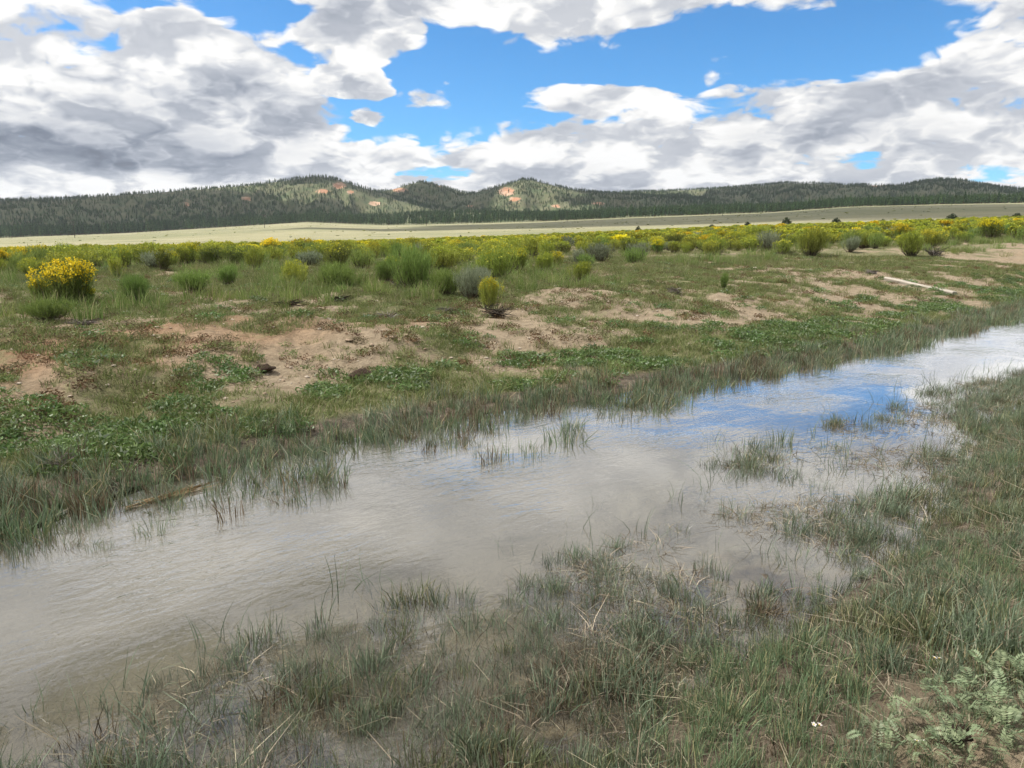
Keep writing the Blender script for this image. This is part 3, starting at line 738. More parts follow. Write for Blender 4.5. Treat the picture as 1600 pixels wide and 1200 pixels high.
for a in [
    ('gold', 104, 480, 72, 66, 'tall golden-flowered rabbitbrush standing alone on the left of the bank'),
    ('gold', 66, 474, 30, 34, 'small golden side shoot rabbitbrush left of the tall golden shrub'),
    ('gold', 137, 472, 28, 24, 'low golden rabbitbrush clump right beside the tall golden shrub'),
    ('fresh', 78, 500, 60, 32, 'low soft green rabbitbrush just below the tall golden shrub'),
    ('fresh', 216, 473, 46, 40, 'airy green rabbitbrush right of the tall golden shrub'),
    ('fresh', 648, 455, 62, 66, 'tall dark green rabbitbrush with grey dead branches at its foot'),
    ('lime', 772, 438, 70, 50, 'broad yellow-green rabbitbrush with a dark woody base, centre of the plain'),
    ('yellow', 763, 484, 38, 46, 'small yellow-topped rabbitbrush above the dark root clump'),
    ('sage', 735, 468, 56, 46, 'silver-grey sagebrush behind the small yellow-topped shrub'),
    ('sage', 756, 446, 22, 26, 'narrow pale sagebrush between the broad shrub and the yellow-topped one'),
    ('fresh', 520, 450, 54, 38, 'rounded grassy green rabbitbrush left of the tall dark green one'),
    ('lime', 462, 450, 40, 38, 'upright lime-green rabbitbrush left of the rounded grassy one'),
    ('olive', 377, 415, 48, 28, 'dark olive dome rabbitbrush with yellow crown, left half of the plain'),
    ('olive', 328, 415, 44, 26, 'dark rounded rabbitbrush left of the yellow-crowned dome'),
    ('fresh', 306, 456, 50, 34, 'green spreading rabbitbrush on the bank top, left third'),
    ('fresh', 354, 447, 34, 28, 'small green rabbitbrush right of the spreading one'),
    ('gold', -2, 428, 40, 34, 'golden rabbitbrush cut off by the left edge of the view'),
    ('olive', 22, 420, 30, 26, 'dark olive rabbitbrush next to the golden one at the left edge'),
    ('lime', 48, 432, 34, 26, 'lime rabbitbrush behind the tall golden shrub, to its left'),
    ('yellow', 500, 402, 30, 16, 'flat yellow-topped rabbitbrush in the middle distance, left of centre'),
    ('lime', 846, 428, 30, 30, 'round lime rabbitbrush right of the broad centre shrub'),
    ('yellow', 812, 424, 34, 34, 'yellow-crowned rabbitbrush between the broad centre shrub and the round lime one'),
    ('lime', 690, 424, 52, 34, 'yellowish rabbitbrush just right of the tall dark green one'),
    ('fresh', 700, 462, 50, 40, 'soft green rabbitbrush between the dark green shrub and the sagebrush'),
    ('fresh', 600, 442, 36, 32, 'pale green rabbitbrush close left of the tall dark green one'),
    ('lime', 1266, 402, 44, 40, 'rounded bright green rabbitbrush alone on bare ground, right of centre'),
    ('lime', 1120, 398, 28, 26, 'small bright lime rabbitbrush left of the rounded bright green one'),
    ('yellow', 1150, 388, 34, 24, 'yellow-topped rabbitbrush behind the small bright lime one'),
    ('sage', 1328, 394, 22, 22, 'small greyish shrub right of the rounded bright green rabbitbrush'),
    ('yellow', 1022, 394, 30, 22, 'yellow-topped rabbitbrush at the front of the scrub, centre right'),
    ('lime', 1425, 402, 40, 36, 'grey-green rabbitbrush above the fallen timber, beside pale branches'),
    ('gold', 1412, 380, 34, 26, 'golden-topped rabbitbrush behind the one above the fallen timber'),
    ('gold', 1546, 374, 32, 28, 'golden rabbitbrush near the right edge of the scrub'),
    ('fresh', 1130, 452, 14, 24, 'thin lone green sprig on the grassy bank, right of centre'),
    ('lime', 1175, 382, 40, 26, 'broad lime rabbitbrush in front of the juniper, second row'),
    ('olive', 1060, 388, 36, 22, 'olive rabbitbrush left of the small bright lime one'),
    ('lime', 905, 440, 30, 28, 'soft green rabbitbrush alone right of the round lime one'),
    ('yellow', 1455, 388, 34, 26, 'yellow-topped rabbitbrush right of the one above the fallen timber'),
    ('lime', 1350, 388, 40, 24, 'lime rabbitbrush between the bright green shrub and the golden-topped one'),
]: brush_px(*a)

# the scrub field: front line of the shrubs in the photo, thinning towards the stream
FRONT = prof([(-200, 452), (0, 448), (300, 428), (600, 424), (900, 425), (1100, 404), (1300, 396), (1450, 392), (1600, 380), (1800, 372)], 1.0)
x, y, r = polar(19000, 16, 190, .70)
z = terrain(x, y); el = (z - CAMZ) / r; fr = np.interp(np.arctan2(x, y), FRONT[0], FRONT[1] - CAMZ)
dF = sdist(x, y, FARL)
p = fbm(x / 7, y / 7, 111, 3)
k = (dF > 6) & (rng.random(len(x)) < sstep(-.004, .012, el - fr) * (.10 + .9 * sstep(.34, .56, p + .10 * sstep(40, 90, r)))) & (rng.random(len(x)) < np.clip(.55 + .45 * sstep(40, 100, r), 0, 1))
x, y, z, r = x[k], y[k], z[k], r[k]
ok = np.ones(len(x), bool)
for (tx, ty, tr) in taken: ok &= np.hypot(x - tx, y - ty) > tr * 1.5
# keep neighbours from growing into each other
order = np.argsort(r); cell = {}; ok2 = np.zeros(len(x), bool)
for i in order:
    if not ok[i]: continue
    c = (int(x[i] // 1.3), int(y[i] // 1.3))
    if any((x[i] - x[j]) ** 2 + (y[i] - y[j]) ** 2 < (.92 + .35 * (j % 3 == 0)) ** 2 for dx_ in (-1, 0, 1) for dy_ in (-1, 0, 1) for j in cell.get((c[0] + dx_, c[1] + dy_), ())): continue
    cell.setdefault(c, []).append(i); ok2[i] = True
x, y, z, r = x[ok2], y[ok2], z[ok2], r[ok2]
patch = fbm(x / 14, y / 14, 121, 3)
kr = rng.random(len(x))
right = sstep(-20, 30, x / np.maximum(r, 1) * 60)
kd = np.where(kr < .50, 'lime', np.where(kr < .68, 'olive', np.where(kr < .77, 'yellow', np.where(kr < .80, 'gold', np.where(kr < .95, 'fresh', 'sage')))))
kd = np.where((patch > .60) & (kr < .3), np.where(kr < .22, 'yellow', 'gold'), kd)
size = rng.uniform(.75, 1.5, len(x)); hh = rng.uniform(.65, 1.05, len(x)) * size ** .5
o_ = np.argsort(r); vis = [i for i in o_ if abs(math.atan2(x[i], y[i])) < .625][:258]; vset = set(vis)
ZONES = [(20, 'at the left edge of the scrub'), (119, 'below the leftmost utility pole'), (230, 'midway to the dark utility pole'), (330, 'just left of the dark utility pole'), (415, 'below the dark utility pole'), (500, 'below the long hill summit'),
         (580, 'below the orange-scarred saddle'), (655, 'below the second peak'), (740, 'left of the central peak'), (820, 'below the central peak'), (900, 'right of the central peak'), (997, 'near the small upright juniper'),
         (1070, 'left of the low junipers'), (1140, 'near the low junipers'), (1229, 'near the largest juniper'), (1307, 'near the wide juniper'), (1400, 'above the fallen timber'), (1488, 'near the broad juniper'), (1590, 'at the right edge of the scrub')]
def where(u): return min(ZONES, key=lambda q: abs(q[0] - u))[1]
vis.sort(key=lambda i: r[i])
rank = {}
ORD = ['nearest', 'second nearest', 'third nearest', 'fourth nearest', 'fifth nearest']
for i in vis:
    u, v = project(x[i], y[i], z[i]); kd_i = str(kd[i]); w_ = where(u)
    sw = 'broad ' if size[i] > 1.25 else 'small ' if size[i] < 1.0 else 'mid-sized '; n = rank.get((kd_i, w_, sw), 0); rank[(kd_i, w_, sw)] = n + 1
    lab = f'{ORD[n]} {sw}{LOOK[kd_i]} {w_}' if n < 5 else f'{sw}{LOOK[kd_i]} farther back {w_}'
    place_brush(kd_i, x[i], y[i], z[i], size[i] * 1.05, hh[i], lab, f'rabbitbrush and sagebrush {w_}')
rest = np.array([i for i in range(len(x)) if i not in vset])
LOWP = []
for i, k_ in enumerate(['lime', 'lime', 'olive', 'yellow', 'gold', 'fresh', 'sage']):
    g = np.random.default_rng(500 + i); fo, fm, fl = KINDS[k_]
    P = brush(g, 60, 420, .034, int(fl * .5), .075, upright=.5, wd=.03)
    me = mesh_np('far_brush', *[np.concatenate([q for q in c]) if j == 0 else None for j, c in enumerate([[P[a][0] for a in P]])])
    V, F, R = merge(*[P[a] for a in P]); me = mesh_np('far_brush', V, F, None, {'rnd': R})
    mats = [WOOD, FOL[fo]] + ([fm] if 'flowers' in P else [])
    for m_ in mats: me.materials.append(m_)
    mi = np.concatenate([np.full(len(P[a][1]), j) for j, a in enumerate(P)]).astype(np.int32)
    me.polygons.foreach_set('material_index', mi); LOWP.append(me)
source('far_brush', LOWP)
kmap = {'lime': 0, 'olive': 2, 'yellow': 3, 'gold': 4, 'fresh': 5, 'sage': 6}
scatter('far_scrub', 'far_brush', x[rest], y[rest], z[rest], np.stack([size[rest] * 1.15, size[rest] * 1.15, hh[rest] * 1.05], 1), 'mass of yellow-green shrubs filling the plain behind', 'scrub', 0.03,
        idx=np.array([kmap[str(kd[i])] for i in rest]))

# ------------------------------------------------------------------ pines
PINE = leafmat('pine_needles', (0.050, 0.094, 0.036), (0.120, 0.190, 0.066), None, 0.25, 0.6, 0.2, .75, 1.3)
BARK = leafmat('pine_bark', (0.07, 0.045, 0.03), (0.16, 0.10, 0.065), None, 0.0, 0.9, 0.1)
JUN = leafmat('juniper_needles', (0.026, 0.042, 0.020), (0.065, 0.085, 0.038), None, 0.15, 0.7, 0.15)
def cone(z0, z1, r0, r1, n=6):
    a = np.arange(n) * 6.283 / n
    V = np.concatenate([np.stack([np.cos(a) * r0, np.sin(a) * r0, np.full(n, z0)], 1), np.stack([np.cos(a) * r1, np.sin(a) * r1, np.full(n, z1)], 1)])
    i = np.arange(n); F = np.stack([i, (i + 1) % n, (i + 1) % n + n, i + n], 1)
    return V, F, np.random.default_rng(int(r0 * 1e4)).random(2 * n)
def pine(g, n=150):
    """1 m high pine: whorls of drooping sprays round a thin trunk"""
    z = .16 + .84 * g.random(n) ** .85
    z = np.sort(z); rad_ = .20 * (1 - z) ** .75 * np.clip((z - .05) * 5, .4, 1) + .012
    rad_ *= g.uniform(.65, 1.15, n)
    a = g.random(n) * 6.283
    b = np.stack([np.cos(a) * rad_ * .15, np.sin(a) * rad_ * .15, z], 1)
    t = np.stack([np.cos(a) * rad_, np.sin(a) * rad_, z + g.uniform(-.05, .035, n)], 1)
    return cone(-.02, .97, .017, .003), strips(b, t, .055 * g.uniform(.6, 1.3, n), None, 1, .75, None, g)
PM = []
for i in range(7):
    tr, cr = pine(np.random.default_rng(700 + i)); PM.append((to_mesh('pine_trunk', tr, BARK), to_mesh('pine_crown', cr, PINE), tr, cr))
nT = 105000
r = np.sqrt(rng.uniform(1000 ** 2, 2250 ** 2, nT)); a = rng.uniform(-.68, .68, nT)
x, y = np.sin(a) * r, np.cos(a) * r
z = terrain(x, y); M = masks(x, y, z)
dn = np.clip(1.05 - 1.35 * M['rock'], 0.06, 1) * (.35 + .65 * sstep(.34, .52, fbm(x / 90, y / 90, 131, 3))) * np.where(r < 1150, 1, .80)
k = rng.random(nT) < dn; x, y, z, r = x[k], y[k], z[k], r[k]
# a few trees ahead of the forest edge
xe, ye, re = polar(90, 900, 1000, .66); x, y, z, r = np.append(x, xe), np.append(y, ye), np.append(z, terrain(xe, ye)), np.append(r, re)
ht = rng.uniform(7, 12.5, len(x)) * np.where(rng.random(len(x)) < .1, 1.25, 1) * (1 - .45 * sstep(1060, 1250, r)); ht[-90:] *= .6
front = [i for i in np.argsort(r - ht * 6) if abs(math.atan2(x[i], y[i])) < .60][:300]; fs = set(front)
for i in front:
    u, v = project(x[i], y[i], z[i])
    lone = r[i] < 985
    marks = [(60, 'at the far left'), (119, 'above the leftmost utility pole'), (230, 'left of the dark utility pole'), (415, 'above the dark utility pole'), (500, 'below the long hill summit'),
             (600, 'below the orange-scarred saddle'), (667, 'below the second peak'), (740, 'left of the central peak'), (820, 'below the central peak'), (886, 'right of the central peak'),
             (997, 'above the small upright juniper'), (1112, 'above the small low juniper'), (1229, 'above the largest juniper'), (1307, 'above the wide juniper'), (1380, 'below the right-hand orange scar'), (1470, 'below the right-hand summit'), (1570, 'at the far right')]
    zone = min(marks, key=lambda q: abs(q[0] - u))[1]
    szw = 'tall' if ht[i] > 11.5 else 'middling' if ht[i] > 9 else 'short'
    drow = 'foremost' if r[i] < 1003 else 'second' if r[i] < 1008 else 'third'
    lab = f'small pine out on the meadow {zone}' if lone else f'{szw} pine in the {drow} row of the forest edge {zone}'
    o = empty('pine_tree', (x[i], y[i], z[i]), random.random() * 6.28, float(ht[i])); tag(o, lab, 'tree', ('lone pines on the meadow ' if lone else szw + ' pines of the forest edge ') + zone)
    P_ = PM[random.randrange(7)]
    link('trunk', P_[0], None, o); link('crown', P_[1], None, o)
FP = []
for (_, _, tr, cr) in PM:
    V, F, R = merge(tr, cr); me = mesh_np('far_pine', V, F, None, {'rnd': R}); me.materials.append(BARK); me.materials.append(PINE)
    me.polygons.foreach_set('material_index', np.concatenate([np.zeros(len(tr[1])), np.ones(len(cr[1]))]).astype(np.int32)); FP.append(me)
source('far_pine', FP)
rest = np.array([i for i in range(len(x)) if i not in fs])
scatter('pine_forest', 'far_pine', x[rest], y[rest], z[rest], ht[rest], 'dark pine forest covering the hills', 'forest', 0.02)

xm, ym, rm = polar(1800, 190, 960, .68); pm = fbm(xm / 70, ym / 70, 151, 3); k = rng.random(len(xm)) < sstep(.40, .60, pm) * .6
scatter('meadow_tussocks', 'far_brush', xm[k], ym[k], terrain(xm[k], ym[k]) - .1, np.stack([rng.uniform(.8, 2.4, k.sum()), rng.uniform(.8, 2.0, k.sum()), rng.uniform(.2, .6, k.sum())], 1), 'sparse dark tussocks dotting the pale meadow', 'scrub', 0.03, idx=rng.choice([2, 2, 6, 0], k.sum()))
# junipers standing in the scrub
def juniper(g, n=700):
    d = g.normal(size=(n, 3)); d /= np.linalg.norm(d, axis=1, keepdims=True)
    c = np.stack([d[:, 0] * .45, d[:, 1] * .45, .50 + d[:, 2] * .48], 1) * (g.uniform(.6, 1.05, n)[:, None])
    c[:, 2] = np.maximum(c[:, 2], .04) * (1 - .0 * d[:, 2])
    c[:, :2] *= np.clip(1.35 - c[:, 2:3] * .75, .3, 1)
    e = d * .5 + np.array([0, 0, .6]) + g.normal(0, .4, (n, 3)); e /= np.linalg.norm(e, axis=1, keepdims=True)
    return strips(c, c + e * .12, .07, None, 1, .4, None, g)
JM = [to_mesh('juniper_crown', juniper(np.random.default_rng(800 + i)), JUN) for i in range(3)]
JT = to_mesh('juniper_trunk', cone(-.05, .6, .05, .02), BARK)
for i, (u, v, w, h, lab) in enumerate([
    (1229, 350, 17, 15, 'largest dark round juniper rising above the scrub, right of centre'),
    (1168, 352, 14, 10, 'low spreading dark juniper left of the largest one'),
    (1112, 354, 14, 8, 'small low juniper, second left of the largest one'),
    (997, 358, 11, 11, 'small upright dark juniper in front of the central forest edge'),
    (1307, 344, 16, 11, 'wide dark juniper right of the largest one'),
    (1488, 337, 18, 10, 'broad juniper on the rise near the right edge'),
    (1380, 341, 9, 6, 'tiny juniper between the wide one and the broad one on the rise'),
    (971, 360, 7, 5, 'tiny dark juniper left of the small upright one'),
    (720, 374, 7, 7, 'lone tiny juniper at the far edge of the scrub below the central peak'),
    (1590, 333, 14, 8, 'juniper at the right edge of the view')]):
    az_, el_ = azel(u, v); d = 175.0
    for d in np.linspace(90, 400, 300):
        if float(terrain(np.array([math.sin(az_) * d]), np.array([math.cos(az_) * d]))[0]) > CAMZ + math.tan(el_) * d: break
    d = min(d, 190); xj, yj = math.sin(az_) * d, math.cos(az_) * d; zj = float(terrain(np.array([xj]), np.array([yj]))[0]); s = d / FPX
    o = empty('juniper_tree', (xj, yj, zj), i * 1.3, (w * s * .85, w * s * .85, h * s * .85 + .35)); tag(o, lab, 'tree', 'junipers in the scrub')
    link('trunk', JT, None, o); link('crown', JM[i % 3], None, o)

# ------------------------------------------------------------------ small single things
import bmesh
def bm_mesh(name, fn, mat, smooth=True):
    bm = bmesh.new(); fn(bm); me = bpy.data.meshes.new(name); bm.to_mesh(me); bm.free()
    if smooth: me.polygons.foreach_set('use_smooth', np.ones(len(me.polygons), bool))
    me.materials.append(mat); return me
def plainmat(name, c0, c1, scale=8.0, rough=.85, bs=.5, stretch=(1, 1, 1)):
    m, t = newmat(name); P = obco(t)
    mp = t.nodes.new('ShaderNodeMapping'); mp.inputs['Scale'].default_value = stretch; t.links.new(P.k, mp.inputs[0]); P = E(t, mp.outputs[0])
    n = noise(t, P, scale, 6, .65)
    finish(t, principled(t, mixc(t, n.step(.3, .7), c0, c1), rough, .2, bump(t, n, bs, .03))); return m
OLDWOOD = plainmat('weathered_timber', (0.25, 0.22, 0.18), (0.48, 0.435, 0.37), 14, .85, .6, (.08, 1, 1))
DUNG = plainmat('dried_dung', (0.030, 0.020, 0.014), (0.085, 0.055, 0.038), 22, .95, 1.0)
STONE = plainmat('pale_limestone', (0.36, 0.29, 0.22), (0.60, 0.52, 0.43), 9)
CLOD = plainmat('dry_earth_clod', (0.30, 0.22, 0.15), (0.44, 0.34, 0.25), 12)
POLEW = plainmat('dark_pole_wood', (0.05, 0.04, 0.032), (0.11, 0.09, 0.07), 6)
DEAD = leafmat('dead_branches', (0.10, 0.085, 0.07), (0.30, 0.27, 0.235), None, 0.0, 0.85, 0.1)
ROOT = leafmat('dark_dead_roots', (0.025, 0.02, 0.016), (0.10, 0.08, 0.065), None, 0.0, 0.9, 0.1)
def lump(seed, sub=3, amp=.3, flat=.6, lin=2.3):
    def f(bm):
        bmesh.ops.create_icosphere(bm, subdivisions=sub, radius=.5)
        from mathutils import noise as mn
        for v in bm.verts:
            k = 1 + amp * mn.fractal(v.co * lin + Vector((seed * 3.1, seed, 0)), .8, 2.0, 4)
            v.co *= k; v.co.z = v.co.z * flat if v.co.z > -.12 else v.co.z * flat * .6
    return f
# fallen timber
p0, p1 = np.array(hit(1384, 440)), np.array(hit(1492, 464)); L_ = float(np.linalg.norm(p1 - p0))
def timber(bm):
    n = 14
    for i in range(n + 1):
        f = i / n; w = .085 * (1 + .10 * math.sin(f * 9)); wob = .02 * math.sin(f * 5)
        ring = [bm.verts.new((f * L_, wob + w * c * (1.1 if s_ > 0 else .95), w * s_ * .85)) for c, s_ in ((1, -.6), (.75, .9), (-.7, 1), (-1, .5), (-.9, -.8), (.3, -1))]
        if i:
            for j in range(6): bm.faces.new((prev[j], prev[(j + 1) % 6], ring[(j + 1) % 6], ring[j]))
        else: bm.faces.new(ring[::-1])
        prev = ring
    bm.faces.new(prev)
o = link('fallen_timber', bm_mesh('fallen_timber', timber, OLDWOOD, False)); d_ = p1 - p0
o.location = tuple(p0 + np.array([0, 0, .10])); o.rotation_euler = (0, -math.atan2(d_[2], math.hypot(d_[0], d_[1])), math.atan2(d_[1], d_[0]))
tag(o, 'long weathered grey timber lying across the far bank on the right', 'log')
# dung
for i, (u, v, w, lab) in enumerate([(413, 580, 30, 'dark dried dung lump on bare earth, left of the green patch'), (563, 592, 38, 'larger dark dung pat lying in the bright green patch'),
                                    (1493, 1152, 44, 'brown earth lump among silvery leaves, lower right corner')]):
    x_, y_, z_ = hit(u, v); s = w * math.hypot(x_, y_) / FPX
    o = link('dung_pat' if i < 2 else 'earth_lump', bm_mesh('dung', lump(i + 4, 3, .45, .55), DUNG)); o.location = (x_, y_, z_ + s * .12); o.scale = (s, s * .85, s * .9); o.rotation_euler.z = i * 1.7
    tag(o, lab, 'dung' if i < 2 else 'clod')
# stones of the far bank
SM = [bm_mesh('stone', lump(20 + i, 2, .35, .6), STONE) for i in range(5)]; CM = [bm_mesh('clod', lump(30 + i, 2, .4, .6), CLOD) for i in range(4)]
spots = [(88, 500, 9), (142, 505, 10), (70, 480, 8), (240, 525, 8), (178, 572, 8), (185, 541, 7), (238, 496, 8), (308, 499, 7), (375, 487, 9), (245, 512, 7), (55, 540, 7), (428, 512, 8), (440, 480, 8), (500, 515, 9),
         (218, 655, 9), (340, 655, 12), (545, 533, 18), (580, 540, 14), (613, 528, 20), (635, 525, 16), (660, 512, 10), (622, 560, 12), (690, 565, 12), (705, 560, 9), (860, 470, 9), (838, 440, 8), (868, 447, 7), (905, 455, 9),
         (1014, 460, 8), (935, 442, 8), (1060, 470, 7), (1120, 470, 8), (1008, 430, 7), (1180, 420, 8), (1330, 412, 9), (760, 560, 9), (812, 545, 8), (480, 590, 9), (110, 620, 9), (30, 600, 8)]
def near_word(u, v):
    hs = [((104, 480), 'the tall golden shrub'), ((413, 580), 'the small dung lump'), ((563, 592), 'the larger dung pat'), ((763, 490), 'the dark root clump'), ((1440, 452), 'the fallen timber'),
          ((648, 455), 'the tall dark green shrub'), ((1266, 402), 'the rounded bright green shrub'), ((846, 428), 'the round lime shrub'), ((520, 450), 'the rounded grassy shrub')]
    (a, b), n = min(hs, key=lambda h: (h[0][0] - u) ** 2 + 2 * (h[0][1] - v) ** 2)
    s = ('right' if u > a else 'left') + (', lower' if v > b + 12 else ', higher' if v < b - 12 else '')
    return n, s
seen = {}
for i, (u, v, w) in enumerate(spots):
    x_, y_, z_ = hit(u, v); s = w * math.hypot(x_, y_) / FPX * (.65 if w > 10 else .85); cl = w > 10
    o = link('stone' if not cl else 'earth_clod', (CM[i % 4] if cl else SM[i % 5])); o.location = (x_, y_, z_ + s * .1); o.scale = (s, s * random.uniform(.7, 1), s * random.uniform(.6, .95)); o.rotation_euler.z = i
    n, sd = near_word(u, v); key = (cl, n, sd); seen[key] = seen.get(key, 0) + 1
    lab = ('pale earth clod' if cl else 'small pale stone') + f' to the {sd} of {n}'
    if seen[key] > 1: lab = ['', '', 'second ', 'third ', 'fourth ', 'fifth ', 'sixth ', 'seventh ', 'eighth ', 'ninth ', 'tenth ', 'eleventh '][seen[key]] + lab
    tag(o, lab, 'clod' if cl else 'stone', 'clods and stones of the far bank')
# gravel, too small to count
source('pebble', [bm_mesh('pebble', lump(50 + i, 1, .3, .6), STONE if i % 2 else CLOD, False) for i in range(4)])
x, y, r = polar(26000, 7, 34, .72); dF = sdist(x, y, FARL); p = fbm(x / 1.5, y / 1.5, 141, 3)
k = (dF > 1.6) & (rng.random(len(x)) < sstep(.42, .62, p) * .7); x, y = x[k], y[k]
scatter('bank_gravel', 'pebble', x, y, terrain(x, y) + .004, rng.uniform(.015, .07, len(x)) * rng.uniform(.3, 1.2, len(x)), 'scattered pale pebbles on the far bank', 'gravel')
# dead branch piles: ribbons three ways round give them body
def branches(g, n, spread, h, wd, up=.5):
    a = g.random(n) * 6.283; rr = spread * g.uniform(.3, 1, n)
    b = np.stack([g.normal(0, .12, n) * spread, g.normal(0, .12, n) * spread, h * g.uniform(0, up, n)], 1)
    t = np.stack([np.cos(a) * rr, np.sin(a) * rr, h * g.uniform(-.05, 1, n)], 1)
    bend = g.normal(0, .12, (n, 3)) * spread
    P = []
    for _ in range(2): P.append(strips(b, t, wd * g.uniform(.5, 1.3, n), bend, 3, .3, None, g))
    return merge(*P)
for i, (u, v, w, h, mat, nm, lab) in enumerate([
    (775, 497, 66, 20, ROOT, 'root_clump', 'dark clump of dead roots under the small yellow-topped shrub'),
    (628, 452, 40, 16, DEAD, 'dead_branches', 'grey dead branches at the foot of the tall dark green shrub'),
    (606, 500, 60, 14, DEAD, 'dead_branches', 'low heap of grey twigs on the bank below the tall dark green shrub'),
    (450, 478, 52, 8, ROOT, 'dead_branches', 'dark twigs on reddish earth below the upright lime-green shrub'),
    (532, 470, 40, 9, ROOT, 'dead_branches', 'dark twigs below the rounded grassy shrub'),
    (700, 488, 46, 8, DEAD, 'dead_branches', 'pale twigs on the ground left of the dark root clump'),
    (1460, 402, 34, 16, DEAD, 'dead_branches', 'pale broken branches above the fallen timber'),
    (1362, 428, 22, 6, DEAD, 'dead_branches', 'grey twigs just beyond the upper end of the fallen timber'),
    (130, 508, 50, 8, DEAD, 'dead_branches', 'pale twigs under the tall golden shrub'),
    (1055, 458, 32, 10, DEAD, 'dead_branches', 'small grey twig heap on the grassy bank, right of centre'),
    (90, 735, 60, 26, DEAD, 'dead_branches', 'bleached straw heap among the reeds at the left edge')]):
    x_, y_, z_ = hit(u, v); s = math.hypot(x_, y_) / FPX
    me = to_mesh(nm, branches(np.random.default_rng(60 + i), 70, w * s * .55, h * s, 1.3 * s), mat)
    o = link(nm, me); o.location = (x_, y_, z_); tag(o, lab, 'branches')
# floating straw mat by the far reeds
MAT = leafmat('orange_straw', (0.24, 0.17, 0.08), (0.46, 0.36, 0.20), None, .1, .7, .15)
pa, pb = np.array(flat(212, 792)), np.array(flat(318, 762)); g = np.random.default_rng(5); n = 80
f = g.random(n); c = pa + (pb - pa) * f[:, None] + g.normal(0, .03, (n, 2)); d_ = (pb - pa) / np.linalg.norm(pb - pa)
d2 = d_ * g.uniform(.05, .16, n)[:, None] + g.normal(0, .03, (n, 2))
B = np.column_stack([c - d2, g.uniform(.004, .03, n)]); T = np.column_stack([c + d2, g.uniform(.004, .04, n)])
o = link('straw_mat', to_mesh('straw_mat', strips(B, T, .008, None, 2, .5, None, g), MAT)); tag(o, 'orange strand of dead straw floating by the far reeds, left', 'straw')

# sedge tufts standing clear in the water
SED = [to_mesh('sedge_blades', tuft(70, .13, .08, .20, .3, .0066, 3, np.random.default_rng(300 + i)), REED) for i in range(4)]
SEDB = [to_mesh('sedge_stubble', tuft(70, .16, .02, .07, .9, .007, 2, np.random.default_rng(310 + i)), REED_DEAD) for i in range(4)]
for i, (u, v, w, lab) in enumerate([
    (940, 940, 60, 'dense dark sedge tuft, uppermost of those in the middle of the marsh'), (1145, 805, 60, 'flat dark sedge tuft in open water left of the right-hand reeds'),
    (1060, 832, 40, 'small sedge tuft in open water left of the flat dark one'), (1283, 760, 34, 'small brown-footed sedge tuft in the bright water on the right'),
    (1310, 810, 50, 'sedge tuft below the small brown-footed one on the right'), (1395, 775, 60, 'reddish-footed sedge tuft at the edge of the right-hand reeds'),
    (370, 1040, 70, 'leftmost dense sedge tuft standing in the stream'), (255, 1058, 40, 'thin sedge tuft just left of the leftmost dense one'),
    (500, 985, 60, 'sedge tuft at the water edge right of the leftmost dense one'), (700, 965, 44, 'small sedge tuft at the water edge left of the marsh pool'),
    (825, 1000, 60, 'brown-footed sedge tuft beside the marsh pool'), (800, 940, 40, 'sedge tuft above the brown-footed one'), (868, 880, 50, 'slender sedge tuft farthest out in the stream'),
    (1000, 900, 50, 'sedge tuft in the bright cloud reflection, middle of the marsh'), (1105, 890, 44, 'sedge tuft right of the bright cloud reflection'),
    (1240, 830, 60, 'broad sedge tuft left of the reddish-footed one'), (1220, 690, 50, 'upright sedge tuft at the far tip of the right-hand reeds'),
    (1150, 745, 36, 'thin sedge tuft in the grey water left of the far tip'), (1300, 700, 44, 'sedge tuft just right of the far tip of the right-hand reeds'),
    (240, 830, 60, 'sedge tuft in the water by the far shore, left'), (40, 860, 60, 'sedge tuft at the left edge by the far shore'), (160, 855, 44, 'small sedge tuft right of the one at the left edge'),
    (985, 655, 40, 'sparse sedge tuft standing off the far shore, right of centre'), (1205, 625, 20, 'tiny sedge tuft in the blue reflection')]):
    x_, y_ = flat(u, v); z_ = float(terrain(np.array([x_]), np.array([y_]))[0]); s = w * math.hypot(x_, y_, CAMZ) / FPX / .30
    o = empty('sedge_tuft', (x_, y_, max(z_, -.06)), i * 1.1, s); tag(o, lab, 'sedge', 'sedge tufts in the water')
    link('blades', SED[i % 4], None, o); link('stubble', SEDB[i % 4], None, o)

# silvery pinnate-leaved plants, lower right corner
SILV = leafmat('silvery_leaflets', (0.085, 0.125, 0.055), (0.26, 0.31, 0.18), None, .3, .5, .3, .85, 1.15)
def pinnate(g):
    n = 9; V, F, R = [], [], []
    t = np.linspace(.12, 1, n); sp_x = t * .12; sp_z = .045 * np.sin(t * 2.4)
    ax = strips(np.array([[0, 0, 0]]), np.array([[.12, 0, sp_z[-1]]]), .003, np.array([[0, 0, .04]]), 3, .4, np.array([.2]), g)
    b, tp, w = [], [], []
    for k in range(n):
        L = .030 * math.sin(.5 + 2.2 * t[k]) + .006
        for s in (-1, 1):
            b.append((sp_x[k], 0, sp_z[k])); tp.append((sp_x[k] + L * .45, s * L, sp_z[k] + .006 + g.normal(0, .004))); w.append(L * .42)
    b, tp, w = np.array(b), np.array(tp), np.array(w)
    m = (b + tp) / 2; d = tp - b; sd = np.cross(d, np.array([0, 0, 1.])); sd /= np.linalg.norm(sd, axis=1, keepdims=True)
    VV = np.stack([b, m + sd * w[:, None] * .5, tp, m - sd * w[:, None] * .5], 1).reshape(-1, 3); o = np.arange(len(b))[:, None] * 4 + np.arange(4)[None]
    return merge(ax, (VV, o, np.repeat(g.random(len(b)), 4)))
PL = [to_mesh('pinnate_leaf', pinnate(np.random.default_rng(400 + i)), SILV) for i in range(4)]
